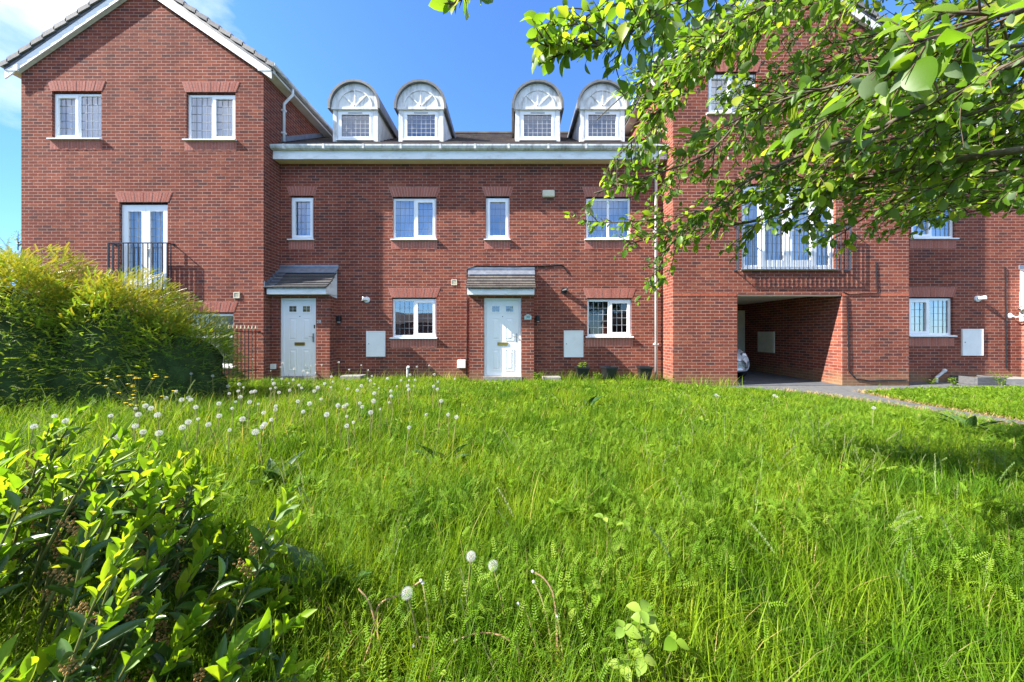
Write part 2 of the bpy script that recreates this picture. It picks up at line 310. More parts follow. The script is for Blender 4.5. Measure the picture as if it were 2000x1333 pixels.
# broken cloud to the left, a few faint wisps elsewhere
mp = N('ShaderNodeMapping'); mp.inputs['Scale'].default_value = (1.0, 1.0, 1.9); t.links.new(tc.outputs['Generated'], mp.inputs['Vector'])
nz = N('ShaderNodeTexNoise'); nz.inputs['Scale'].default_value = 2.6; nz.inputs['Detail'].default_value = 9; nz.inputs['Roughness'].default_value = 0.56; t.links.new(mp.outputs[0], nz.inputs['Vector'])
dt = N('ShaderNodeVectorMath', operation='DOT_PRODUCT'); nv = N('ShaderNodeVectorMath', operation='NORMALIZE'); t.links.new(tc.outputs['Generated'], nv.inputs[0]); t.links.new(nv.outputs[0], dt.inputs[0])
dt.inputs[1].default_value = Vector((-930, 667, 640)).normalized()
ml = N('ShaderNodeMapRange'); ml.inputs[1].default_value = 0.955; ml.inputs[2].default_value = 1.0; ml.inputs[3].default_value = 0.0; ml.inputs[4].default_value = 0.31; t.links.new(dt.outputs['Value'], ml.inputs[0])
sm = N('ShaderNodeMath', operation='ADD'); t.links.new(nz.outputs['Fac'], sm.inputs[0]); t.links.new(ml.outputs[0], sm.inputs[1])
# unseen cloud added behind the camera to whiten the ambient light
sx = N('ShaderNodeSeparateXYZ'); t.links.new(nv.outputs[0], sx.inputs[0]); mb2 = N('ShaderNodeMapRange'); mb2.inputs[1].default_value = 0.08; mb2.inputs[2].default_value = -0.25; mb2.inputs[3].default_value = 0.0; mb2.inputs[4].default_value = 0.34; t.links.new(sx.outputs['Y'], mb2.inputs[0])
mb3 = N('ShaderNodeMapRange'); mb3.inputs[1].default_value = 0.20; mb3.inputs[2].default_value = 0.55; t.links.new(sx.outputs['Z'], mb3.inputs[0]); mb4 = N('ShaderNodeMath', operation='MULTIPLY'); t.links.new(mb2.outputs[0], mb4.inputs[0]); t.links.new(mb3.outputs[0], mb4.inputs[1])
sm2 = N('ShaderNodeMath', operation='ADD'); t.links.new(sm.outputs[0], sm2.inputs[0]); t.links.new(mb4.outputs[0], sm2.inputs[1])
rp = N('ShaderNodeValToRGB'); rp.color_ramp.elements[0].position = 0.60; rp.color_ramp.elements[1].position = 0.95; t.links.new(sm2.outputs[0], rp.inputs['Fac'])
tint = N('ShaderNodeMix', data_type='RGBA', blend_type='MULTIPLY'); tint.inputs[0].default_value = 1.0; t.links.new(sky.outputs[0], tint.inputs[6]); tint.inputs[7].default_value = (0.45, 0.67, 0.96, 1)
# the glare low on the sun's side is veiled
ds = N('ShaderNodeVectorMath', operation='DOT_PRODUCT'); t.links.new(nv.outputs[0], ds.inputs[0]); ds.inputs[1].default_value = Vector((SUN.x, SUN.y, -0.1)).normalized()
mg = N('ShaderNodeMapRange'); mg.inputs[1].default_value = 0.35; mg.inputs[2].default_value = 0.95; mg.inputs[3].default_value = 1.0; mg.inputs[4].default_value = 0.38; t.links.new(ds.outputs['Value'], mg.inputs[0])
gl = N('ShaderNodeVectorMath', operation='SCALE'); t.links.new(tint.outputs[2], gl.inputs[0]); t.links.new(mg.outputs[0], gl.inputs['Scale'])
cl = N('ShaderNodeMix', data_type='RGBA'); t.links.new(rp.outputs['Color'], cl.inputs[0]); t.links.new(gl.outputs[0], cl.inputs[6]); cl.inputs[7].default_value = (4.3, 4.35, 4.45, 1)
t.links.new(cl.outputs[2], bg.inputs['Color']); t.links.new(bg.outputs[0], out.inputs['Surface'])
SC.view_settings.view_transform = 'Standard'; SC.view_settings.look = 'None'; SC.view_settings.gamma = 1.0; SC.view_settings.exposure = 1.72
SC.cycles.max_bounces = 8; SC.cycles.transparent_max_bounces = 12; SC.cycles.diffuse_bounces = 4; SC.cycles.transmission_bounces = 6
SC.cycles.use_denoising = True
# ------------------------------------------------------------------ ground
def gz(x, y):
    s = np.clip((np.asarray(x, float) - 2.2) / 3.0, 0, 1); s = s * s * (3 - 2 * s); return -0.075 * s
def ground_mesh():
    xs = np.concatenate([[-150, -80, -40, -20], np.arange(-14, 14.01, 0.5), [20, 40, 80, 150]]); ys = np.concatenate([[-150, -60, -20, -8], np.arange(-2, 12.01, 0.5), [18, 30, 60, 150]])
    v = [(x, y, float(gz(x, y)) + (0.012 * math.sin(3.1 * x + 1) * math.sin(2.7 * y) if abs(x) < 14 and 0 < y < 8 else 0)) for y in ys for x in xs]; n = len(xs)
    f = [(j * n + i, j * n + i + 1, (j + 1) * n + i + 1, (j + 1) * n + i) for j in range(len(ys) - 1) for i in range(n - 1)]
    m = MB(); m.add(v, f); return m
M['earth'] = surf_mat('grassy_earth', (0.050, 0.060, 0.022), 0.95, 0.1, var=0.4, vscale=5, bump=0.8, bscale=60, dirt=(0.07, 0.055, 0.03), dscale=4, damt=0.8)
kind(ground_mesh().build('ground', M['earth'], smooth=True), 'structure')
# ------------------------------------------------------------------ wall openings, windows, doors
def wall_xz(mb, x0, x1, z0, z1, y, holes, depth=0.13):
    xs = sorted({x0, x1, *[h[0] for h in holes], *[h[1] for h in holes]}); zs = sorted({z0, z1, *[h[2] for h in holes], *[h[3] for h in holes]})
    for i in range(len(xs) - 1):
        for j in range(len(zs) - 1):
            a, b, c, d = xs[i], xs[i + 1], zs[j], zs[j + 1]; cx, cz = (a + b) / 2, (c + d) / 2
            if cx < x0 or cx > x1 or cz < z0 or cz > z1: continue
            if any(h[0] < cx < h[1] and h[2] < cz < h[3] for h in holes): continue
            mb.quad((a, y, c), (b, y, c), (b, y, d), (a, y, d))
    for h in holes:
        a, b, c, d = h[:4]; e = y + (h[4] if len(h) > 4 else depth)
        mb.quad((a, y, c), (a, y, d), (a, e, d), (a, e, c)); mb.quad((b, y, c), (b, e, c), (b, e, d), (b, y, d))
        mb.quad((a, y, d), (b, y, d), (b, e, d), (a, e, d)); mb.quad((a, y, c), (a, e, c), (b, e, c), (b, y, c))
def soldiers(mb, xa0, xa1, xb0, xb1, za, zb, y, n, dep=0.05, gap=0.013):
    """row of upright bricks between bottom line za (xa0..xa1) and top line zb (xb0..xb1)"""
    for i in range(n):
        t0, t1 = i / n, (i + 1) / n; g = gap / 2
        a, b = xa0 + (xa1 - xa0) * t0 + g, xa0 + (xa1 - xa0) * t1 - g; c, d = xb0 + (xb1 - xb0) * t0 + g, xb0 + (xb1 - xb0) * t1 - g
        yy = y - 0.004 - 0.002 * ((i * 7) % 3)
        mb.prism([(a, yy, za + 0.004), (b, yy, za + 0.004), (d, yy, zb - 0.004), (c, yy, zb - 0.004)], (0, dep, 0))
def brick_head(par, x0, x1, z1, yf, h=0.255, ext=0.11):
    mb = MB(); soldiers(mb, x0 - 0.015, x1 + 0.015, x0 - ext, x1 + ext, z1, z1 + h, yf, max(6, round((x1 - x0 + 0.12) / 0.075)))
    o = mb.build('brick_arch', M['soldier'], par)
    m2 = MB(); m2.prism([(x0 - 0.015, yf - 0.0015, z1), (x1 + 0.015, yf - 0.0015, z1), (x1 + ext, yf - 0.0015, z1 + h), (x0 - ext, yf - 0.0015, z1 + h)], (0, 0.03, 0))
    m2.build('arch_joint', M['mortar'], par); return o
def brick_cill(par, x0, x1, z0, yf, h=0.235):
    mb = MB(); soldiers(mb, x0 - 0.04, x1 + 0.02, x0 - 0.04, x1 + 0.02, z0 - h, z0, yf, max(5, round((x1 - x0 + 0.06) / 0.075)))
    mb.build('sill_course', M['soldier'], par)
    m2 = MB(); m2.box(x0 - 0.04, x1 + 0.02, yf - 0.0015, yf + 0.03, z0 - h, z0); m2.build('course_joint', M['mortar'], par)
def leads(mb, a, b, c, d, y, cw=0.125, ch=0.19, w=0.0075):
    nx, nz = max(2, round((b - a) / cw)), max(2, round((d - c) / ch))
    for i in range(1, nx): x = a + (b - a) * i / nx; mb.box(x - w / 2, x + w / 2, y - 0.006, y, c, d)
    for j in range(1, nz): z = c + (d - c) * j / nz; mb.box(a, b, y - 0.0075, y + 0.0015, z - w / 2, z + w / 2)
def folds(mb, a, b, c, d, y, amp=0.02, per=0.11, n=None):
    n = n or max(12, int((b - a) / 0.02)); ph = random.random() * 6
    pr = [(a + (b - a) * i / n, y + amp * math.sin(2 * math.pi * (a + (b - a) * i / n) / per + ph) + 0.4 * amp * math.sin(9.7 * i / n + ph)) for i in range(n + 1)]
    for i in range(n): mb.quad((pr[i][0], pr[i][1], c), (pr[i + 1][0], pr[i + 1][1], c), (pr[i + 1][0], pr[i + 1][1], d), (pr[i][0], pr[i][1], d))
def window(par, x0, x1, z0, z1, yf, lights='fo', rec=0.06, arch=True, sill=True, curt='curtain', glass='glass', came='leading', transom=None, room=False, name='window', label=None, part_curt=None, sillw=0.05):
    """white casement: frame is the part; sashes, panes, leading, sill, arch, curtain are its sub-parts. Returns the wall hole."""
    y0 = yf + rec; fw = 0.055; mb = MB(); mb.ring(x0, x1, z0, z1, fw, y0, y0 + 0.07)
    n = len(lights); W = x1 - x0; cells = []
    for i in range(1, n): xm = x0 + W * i / n; mb.box(xm - 0.03, xm + 0.03, y0, y0 + 0.07, z0 + fw, z1 - fw)
    xs = [(x0 + fw if i == 0 else x0 + W * i / n + 0.03, x1 - fw if i == n - 1 else x0 + W * (i + 1) / n - 0.03) for i in range(n)]
    for i, k in enumerate(lights):
        if transom: cells.append((xs[i][0], xs[i][1], z0 + fw, transom - 0.03, 'f')); cells.append((xs[i][0], xs[i][1], transom + 0.03, z1 - fw, k))
        else: cells.append((xs[i][0], xs[i][1], z0 + fw, z1 - fw, k))
    if transom: mb.box(x0 + fw, x1 - fw, y0 + 0.002, y0 + 0.068, transom - 0.03, transom + 0.03)
    o = mb.build(name, M['upvc'], par); ls = MB()
    if label: o['label'] = label
    for a, b, c, d, k in cells:
        if k == 'o':
            s = MB(); s.ring(a - 0.012, b + 0.012, c - 0.012, d + 0.012, 0.062, y0 - 0.018, y0 + 0.05); s.build('sash', M['upvc'], o)
            a, b, c, d = a + 0.05, b - 0.05, c + 0.05, d - 0.05
        p = MB(); p.quad((a, y0 + 0.02, c), (b, y0 + 0.02, c), (b, y0 + 0.02, d), (a, y0 + 0.02, d)); p.build('pane', M[glass], o)
        leads(ls, a, b, c, d, y0 + 0.0185)
    ls.build('leading', M[came], o)
    if curt:
        cm = MB()
        if part_curt:
            for t0, t1 in part_curt: folds(cm, x0 + W * t0, x0 + W * t1, z0 + 0.02, z1 - 0.02, y0 + 0.15)
        else: folds(cm, x0 - 0.05, x1 + 0.05, z0 - 0.02, z1, y0 + 0.16)
        cm.build('curtain', M[curt], o)
    if room or part_curt or not curt:
        q = MB(); a, b, c, d, e, f = x0 - 0.25, x1 + 0.25, z0 - 0.5, z1 + 0.2, y0 + 0.08, y0 + 1.4
        q.quad((a, f, c), (b, f, c), (b, f, d), (a, f, d)); q.quad((a, e, c), (a, f, c), (a, f, d), (a, e, d)); q.quad((b, e, c), (b, f, c), (b, f, d), (b, e, d))
        q.quad((a, e, c), (b, e, c), (b, f, c), (a, f, c)); q.quad((a, e, d), (b, e, d), (b, f, d), (a, f, d)); q.build('room_interior', M['room'], o)
    zb = z0
    if sill:
        s = MB(); s.prism([(x0 - sillw, yf - 0.062, z0 - 0.040), (x0 - sillw, yf - 0.062, z0 - 0.014), (x0 - sillw, yf + 0.0, z0 - 0.002), (x0 - sillw, yf + 0.0, z0 - 0.040)], (x1 - x0 + sillw + 0.03, 0, 0))
        s.box(x0 + 0.001, x1 - 0.001, yf + 0.001, y0 + 0.07, z0 - 0.036, z0 - 0.001); s.build('window_sill', M['upvc'], o)
        brick_cill(o, x0, x1, z0 - 0.042, yf); zb = z0 - 0.036
    if arch: brick_head(o, x0, x1, z1 + 0.03, yf)
    return (x0, x1, zb, z1 + 0.03)
def winpx(par, l, r, t, b, yf, **k): return window(par, PX(l, yf), PX(r, yf), PZ(b, yf), PZ(t, yf), yf, **k)
def text_mesh(name, s, size, x, y, z, mat, par, depth=0.006):
    cu = bpy.data.curves.new(name, 'FONT'); cu.body = s; cu.size = size; cu.extrude = depth / 2; cu.align_x = 'CENTER'; cu.align_y = 'CENTER'; cu.resolution_u = 4
    t = bpy.data.objects.new(name, cu); me = bpy.data.meshes.new_from_object(t); bpy.data.objects.remove(t); bpy.data.curves.remove(cu)
    me.transform(Matrix.Translation(Vector((x, y, z)) - world_loc(par)) @ Matrix.Rotation(math.radians(90), 4, 'X')); me.materials.clear(); me.materials.append(mat)
    o = bpy.data.objects.new(name, me); COL.objects.link(o); o.parent = par; return o
def front_door(par, x0, x1, z0, z1, y, hinge=-1, gap_frame=True):
    """frame 70 mm, leaf with two glazed lights over four fielded panels"""
    B('door_frame', 'upvc', par, (x0, x0 + 0.06, y, y + 0.08, z0, z1), (x1 - 0.06, x1, y, y + 0.08, z0, z1), (x0 + 0.06, x1 - 0.06, y, y + 0.08, z1 - 0.06, z1))
    a, b, c, d = x0 + 0.062, x1 - 0.062, z0 + 0.04, z1 - 0.062; w, h = b - a, d - c; yl = y + 0.03
    L = MB(); L.box(a, b, yl, yl + 0.05, c, d)
    def fx(t): return a + w * t
    def fz(t): return c + h * t
    for (u0, u1) in ((0.14, 0.43), (0.57, 0.86)):
        for (v0, v1) in ((0.07, 0.36), (0.47, 0.775)):
            L.ring(fx(u0), fx(u1), fz(v0), fz(v1), 0.022, yl - 0.009, yl - 0.0005)
            p0, p1, q0, q1 = fx(u0) + 0.045, fx(u1) - 0.045, fz(v0) + 0.045, fz(v1) - 0.045; e = 0.03
            L.add([(p0, yl - 0.0005, q0), (p1, yl - 0.0005, q0), (p1, yl - 0.0005, q1), (p0, yl - 0.0005, q1), (p0 + e, yl - 0.012, q0 + e), (p1 - e, yl - 0.012, q0 + e), (p1 - e, yl - 0.012, q1 - e), (p0 + e, yl - 0.012, q1 - e)],
                  [(4, 5, 6, 7), (0, 1, 5, 4), (1, 2, 6, 5), (2, 3, 7, 6), (3, 0, 4, 7)])
        L.ring(fx(u0) - 0.01, fx(u1) + 0.01, fz(0.835), fz(0.945), 0.034, yl - 0.014, yl - 0.0005)
    o = L.build('front_door', M['door'], par)
    for (u0, u1) in ((0.14, 0.43), (0.57, 0.86)):
        p0, p1, q0, q1 = fx(u0) + 0.024, fx(u1) - 0.024, fz(0.835) + 0.034, fz(0.945) - 0.034
        g = MB(); g.quad((p0, yl - 0.004, q0), (p1, yl - 0.004, q0), (p1, yl - 0.004, q1), (p0, yl - 0.004, q1)); g.build('door_light', M['black_glass'], o)
        k = MB(); leads(k, p0, p1, q0, q1, yl - 0.005, (p1 - p0) / 2.01, (q1 - q0) / 2.01, 0.010); k.build('glazing_bar', M['pale_came'], o)
    lb = MB(); lb.ring(fx(0.34), fx(0.66), fz(0.405), fz(0.447), 0.014, yl - 0.016, yl); lb.box(fx(0.34) + 0.014, fx(0.66) - 0.014, yl - 0.011, yl, fz(0.405) + 0.014, fz(0.447) - 0.014)
    lb.build('letterbox', M['brass'], o)
    hx = b - 0.055; hd = MB(); hd.box(hx - 0.018, hx + 0.018, yl - 0.014, yl, fz(0.45), fz(0.565)); hd.tube([(hx, yl - 0.014, fz(0.525)), (hx, yl - 0.05, fz(0.525)), (hx - 0.09, yl - 0.052, fz(0.525))], 0.010, 8)
    hd.build('door_handle', M['steel'], o)
    sp = MB(); sp.lathe([(0.012, -0.006), (0.012, 0.0)], (fx(0.5), yl, fz(0.79)), 'y', 10); sp.build('spyhole', M['ink'], o)
    B('threshold', 'flag', par, (x0 - 0.02, x1 + 0.02, y - 0.12, y + 0.09, z0 - 0.08, z0 + 0.035))
    return o
M['black_glass'] = glass_mat('obscure_door_glass', (0.16, 0.19, 0.22), 0.12)
def down_pipe(par, pts, r=0.034, clips=()):
    m = MB(); m.tube(pts, r, 10); o = m.build('downpipe', M['pipe'], par, smooth=True)
    for (x, y, z) in clips: B('pipe_clip', 'pipe', o, (x - 0.055, x + 0.055, y - 0.040, y + 0.040, z - 0.018, z + 0.018))
    return o
def meter_box(par, l, r, t, b, yf):
    x0, x1, z0, z1 = PX(l, yf), PX(r, yf), PZ(b, yf), PZ(t, yf)
    m = MB(); m.ring(x0, x1, z0, z1, 0.03, yf - 0.035, yf + 0.01); o = m.build('meter_box', M['meter'], par, bevel=0.004)
    d = MB(); d.box(x0 + 0.031, x1 - 0.031, yf - 0.028, yf + 0.01, z0 + 0.031, z1 - 0.031); d.build('box_door', M['meter'], o)
    k = MB(); k.lathe([(0.012, -0.006), (0.012, 0)], (x0 + 0.07, yf - 0.028, z0 + (z1 - z0) * 0.5), 'y', 8); k.build('lock', M['ink'], o)
    return o
def air_vent(par, px, py, yf, s=0.15, mat='cream'):
    x, z = PX(px, yf), PZ(py, yf); m = MB(); m.ring(x - s / 2, x + s / 2, z - s / 2, z + s / 2, 0.02, yf - 0.022, yf + 0.005)
    m.box(x - s / 2 + 0.02, x + s / 2 - 0.02, yf - 0.004, yf + 0.005, z - s / 2 + 0.02, z + s / 2 - 0.02)
    for i in range(6): q = z - s / 2 + 0.028 + i * (s - 0.05) / 6; m.box(x - s / 2 + 0.021, x + s / 2 - 0.021, yf - 0.016, yf - 0.004, q, q + 0.008)
    return m.build('air_vent', M[mat], par)
def security_light(par, px, py, yf, mat='pipe', side=1):
    x, z = PX(px, yf), PZ(py, yf); m = MB(); m.lathe([(0.075, -0.035), (0.08, -0.02), (0.08, 0.0)], (x, yf, z), 'y', 18)
    m.tube([(x, yf - 0.035, z), (x + side * 0.03, yf - 0.07, z + 0.01)], 0.022, 10); o = m.build('security_light', M[mat], par, smooth=False)
    h = MB(); d = Vector((side * 0.75, -0.6, 0.12)).normalized(); p = Vector((x + side * 0.015, yf - 0.06, z + 0.01))
    h.tube([p - d * 0.05, p - d * 0.045, p + d * 0.085, p + d * 0.09], [0.03, 0.042, 0.055, 0.048], 14); h.build('lamp_head', M[mat], o)
    l = MB(); l.tube([p + d * 0.088, p + d * 0.094], [0.040, 0.040], 14); l.build('lens', M['ink'] if mat == 'pipe' else M['steel'], o); return o
def wall_lamp(par, px, py, yf):
    x, z = PX(px, yf), PZ(py, yf); m = MB(); m.box(x - 0.05, x + 0.05, yf - 0.09, yf, z - 0.075, z + 0.075); o = m.build('wall_lamp', M['black'], par, bevel=0.012)
    b = MB(); b.box(x - 0.03, x + 0.03, yf - 0.07, yf - 0.02, z - 0.10, z - 0.077); b.build('lens', M['pale_came'], o); return o
def cable(par, pts, r=0.014, name='wall_cable'):
    """black cable clipped to the wall, sagging a little between clips"""
    out = []
    for i in range(len(pts) - 1):
        a, b = Vector(pts[i]), Vector(pts[i + 1]); n = max(2, int((b - a).length / 0.12))
        for k in range(n): out.append(a.lerp(b, k / n) + Vector((random.uniform(-1, 1) * 0.007, 0, random.uniform(-1, 1) * 0.007)))
    out.append(Vector(pts[-1])); m = MB(); m.tube(out, r, 6); return m.build(name, M['black'], par)
def canopy(par, xl, xr, zt, ze, yb, yf, left_flash=False, tile='slate', curve=0.06):
    """lean-to tiled porch roof on a white boxed eave"""
    T = MB(); n = 6; prof = []
    for i in range(n + 1):
        t = i / n; prof.append((yf - 0.05 + (yb - yf + 0.05) * t, ze + (zt - ze) * t - curve * math.sin(math.pi * t)))
    w = 0.165
    for i in range(n - 1):
        (y0, z0), (y1, z1) = prof[i], prof[i + 1]; off = (i % 2) * w / 2; x = xl - off
        while x < xr:
            a, b = max(xl, x + 0.002), min(xr, x + w - 0.002)
            if b - a > 0.02: T.prism([(a, y0 - 0.016, z0 + 0.034), (a, y1 + 0.03, z1 + 0.012), (a, y1 + 0.03, z1 - 0.004), (a, y0 - 0.012, z0 - 0.004)], (b - a, 0, 0))
            x += w
    o = T.build('porch_canopy', M[tile], par)
    K = MB(); (y0, z0), (y1, z1) = prof[n - 1], prof[n]
    K.prism([(xl - 0.01, y0 - 0.045, z0 + 0.012), (xl - 0.01, y1, z1 + 0.035), (xl - 0.01, y1, z1), (xl - 0.01, y0 - 0.045, z0 - 0.0)], (xr - xl + 0.02, 0, 0)); K.box(xl - 0.01, xr + 0.01, yb - 0.02, yb, z1 + 0.03, z1 + 0.10)
    if left_flash:
        for i in range(n - 1):
            (y0, z0), (y1, z1) = prof[i], prof[i + 1]
            K.prism([(xl - 0.01, y0 - 0.02, z0 + 0.026), (xl - 0.01, y1 + 0.03, z1 + 0.026), (xl - 0.01, y1 + 0.03, z1 + 0.021), (xl - 0.01, y0 - 0.02, z0 + 0.021)], (0.22, 0, 0))
            K.box(xl + 0.0, xl + 0.012, y0, y1 + 0.02, z0 + 0.03, z0 + 0.16)
    K.build('lead_flashing', M['lead'], o)
    W = MB(); W.box(xl + 0.03, xr - 0.03, yf, yf + 0.022, ze - 0.155, ze - 0.012); W.box(xl + 0.03, xr - 0.03, yf + 0.022, yb, ze - 0.155, ze - 0.14)
    W.build('canopy_fascia', M['trim'], o)
    for x in (xl + 0.03, xr - 0.052):
        c = MB(); c.prism([(x, yf + 0.0225, ze - 0.139)] + [(x, y, z - 0.012) for y, z in prof[1:]] + [(x, yb, ze - 0.2), (x, yb - 0.10, ze - 0.2), (x, yf + 0.2, ze - 0.157), (x, yf + 0.0225, ze - 0.157)], (0.022, 0, 0)); c.build('cheek_board', M['trim'], o)
    return o
def railing_bars(mb, pts, z0, z1, r=0.008, step=0.105):
    for (a, b) in zip(pts, pts[1:]):
        a, b = Vector(a), Vector(b); n = max(1, round((b - a).length / step))
        for i in range(n + 1): p = a.lerp(b, i / n); mb.box(p.x - r, p.x + r, p.y - r, p.y + r, z0, z1)
def balcony(par, x0, x1, z0, z1, yf, proj, mat, br=0.008, clip=0.10):
    """juliet railing: rail on returns bolted to the wall, upright bars"""
    R = MB(); yo = yf - proj
    for z in (z1,):
        R.box(x0 - 0.02, x1 + 0.02, yo - 0.012, yo + 0.012, z - 0.012, z + 0.012); R.box(x0 - 0.02, x0 + 0.005, yo + 0.012, yf - 0.004, z - 0.011, z + 0.011); R.box(x1 - 0.005, x1 + 0.02, yo + 0.012, yf - 0.004, z - 0.011, z + 0.011)
    o = R.build('balcony_railing', M[mat], par)
    z = z0; R = MB(); R.box(x0 - 0.02, x1 + 0.02, yo - 0.012, yo + 0.012, z - 0.012, z + 0.012); R.box(x0 - 0.02, x0 + 0.005, yo + 0.012, yf - 0.004, z - 0.011, z + 0.011); R.box(x1 - 0.005, x1 + 0.02, yo + 0.012, yf - 0.004, z - 0.011, z + 0.011); R.build('bottom_rail', M[mat], o)
    b = MB(); n = max(2, round((x1 - x0) / 0.115))
    for i in range(n + 1): x = x0 + (x1 - x0) * i / n; q = br * (1.7 if i in (0, n) else 1); b.box(x - q, x + q, yo - q, yo + q, z0 + 0.0125, z1 - 0.0125)
    if proj > 0.1:
        for x in (x0, x1): b.box(x - br, x + br, yo + proj * 0.55 - br, yo + proj * 0.55 + br, z0 + 0.0125, z1 - 0.0125)
    b.build('balusters', M[mat], o)
    for x in (x0, x1):
        for z in (z0, z1): k = MB(); k.lathe([(0.035, -0.012), (0.035, 0)], (x, yf, z), 'y', 10); k.build('wall_bracket', M[mat], o)
    return o

# ------------------------------------------------------------------ gabled houses
def gable_house(name, label, x0, x1, yf, yb, zb, ze, slope, front_holes, loc, eave_right=True, eave_left=True):
    """returns the Empty; caller adds windows first through `front_holes(par)` which returns the openings"""
    par = thing(name, label, 'house', loc)
    holes = front_holes(par); xc, hw = (x0 + x1) / 2, (x1 - x0) / 2; zr = ze + slope * hw
    W = MB(); wall_xz(W, x0, x1, zb, ze, yf, holes)
    W.poly([(x0, yf, ze), (x1, yf, ze), (xc, yf, zr)])
    W.quad((x0, yf, zb), (x0, yb, zb), (x0, yb, ze), (x0, yf, ze)); W.quad((x1, yf, zb), (x1, yb, zb), (x1, yb, ze), (x1, yf, ze))
    W.poly([(x0, yb, zb), (x1, yb, zb), (x1, yb, ze), (xc, yb, zr), (x0, yb, ze)])
    W.build('wall', M['brick'], par)
    ov, fo = 0.27, 0.10; c = math.sqrt(1 + slope * slope); Y0 = yf - fo
    ctop = 0.20                           # underside of the roof above the lower edge of the bargeboard
    def zl(x): return ze + slope * (hw - abs(x - xc)) + ctop
    R = MB()
    for s in (-1, 1):
        xe = xc + s * (hw + ov + 0.03)
        R.prism([(xc, Y0 + 0.16, zl(xc)), (xe, Y0 + 0.16, zl(xe)), (xe, Y0 + 0.16, zl(xe) + 0.09), (xc, Y0 + 0.16, zl(xc) + 0.09)], (0, yb - Y0 + 0.1, 0))
    roof = R.build('roof', M['grey_tile'], par)
    Vt = MB(); step = 0.345
    for s in (-1, 1):
        n = int((hw + ov + 0.05) * c / step) + 1
        for i in range(n):
            d0, d1 = i * step, min((i + 1) * step + 0.03, (hw + ov + 0.06) * c)
            a, b = xc + s * (d0 / c), xc + s * (d1 / c)
            za, zb2 = ze + slope * (hw - d0 / c) + ctop, ze + slope * (hw - d1 / c) + ctop
            k = 0.035   # each cap laps over the one below
            Vt.prism([(a, Y0 - 0.035, za + 0.012), (b, Y0 - 0.035, zb2 + 0.02 + k), (b, Y0 - 0.035, zb2 + 0.135 + k), (a, Y0 - 0.035, za + 0.125)], (0, 0.23, 0))
    Vt.build('verge_tiles', M['grey_tile'], roof)
    U = MB()
    for s in (-1, 1):
        xe = xc + s * (hw + ov)
        U.prism([(xc, Y0 - 0.008, zl(xc) - 0.055), (xe, Y0 - 0.008, zl(xe) - 0.055), (xe, Y0 - 0.008, zl(xe) + 0.01), (xc, Y0 - 0.008, zl(xc) + 0.01)], (0, 0.05, 0))
    U.build('shaded_undercloak', M['greyiron'], roof)  # undercloak board coloured dark, painting in the shade below the verge tiles
    Bb = MB(); hb = 0.255
    for s in (-1, 1):
        xe = xc + s * (hw + ov - 0.01)
        Bb.prism([(xc, Y0, zl(xc) - hb), (xe, Y0, zl(xe) - hb + 0.0), (xe, Y0, zl(xe) - 0.056), (xc, Y0, zl(xc) - 0.056)], (0, 0.022, 0))
        Bb.prism([(xc, Y0 + 0.022, zl(xc) - hb + 0.02), (xc + s * hw, Y0 + 0.022, ze + ctop - hb + 0.02), (xc + s * hw, Y0 + 0.022, ze + ctop - hb + 0.03), (xc, Y0 + 0.022, zl(xc) - hb + 0.03)], (0, fo - 0.024, 0))
        # boxed end of the eave
        xo, xi = xc + s * (hw + ov - 0.01), xc + s * (hw - 0.06); zo = zl(xo)
        Bb.prism([(xi, Y0 - 0.012, ze - 0.045), (xo, Y0 - 0.012, ze - 0.045), (xo, Y0 - 0.012, zo - 0.06), (xi, Y0 - 0.012, ze - 0.06 + ctop - 0.0)], (0, 0.034, 0))
    Bb.build('bargeboard', M['trim'], roof)
    for s, on in ((-1, eave_left), (1, eave_right)):
        if not on: continue
        Fa = MB(); Gu = MB()
        xo = xc + s * (hw + ov - 0.01); xi = xc + s * (hw + 0.002); q = sorted((xo, xo - s * 0.022)); w = sorted((xi, xo - s * 0.022))
        Fa.box(q[0], q[1], Y0 + 0.024, yb, ze - 0.045, ze + 0.13); Fa.box(w[0], w[1], Y0 + 0.024, yb, ze - 0.040, ze - 0.030)
        g = xo + s * 0.055; Gu.tube([(g, Y0 - 0.03, ze + 0.09), (g, yb, ze + 0.09)], 0.055, 10)
        Fa.build('eaves_fascia', M['trim'], roof); Gu.build('gutter', M['gutter'], roof)
    return par

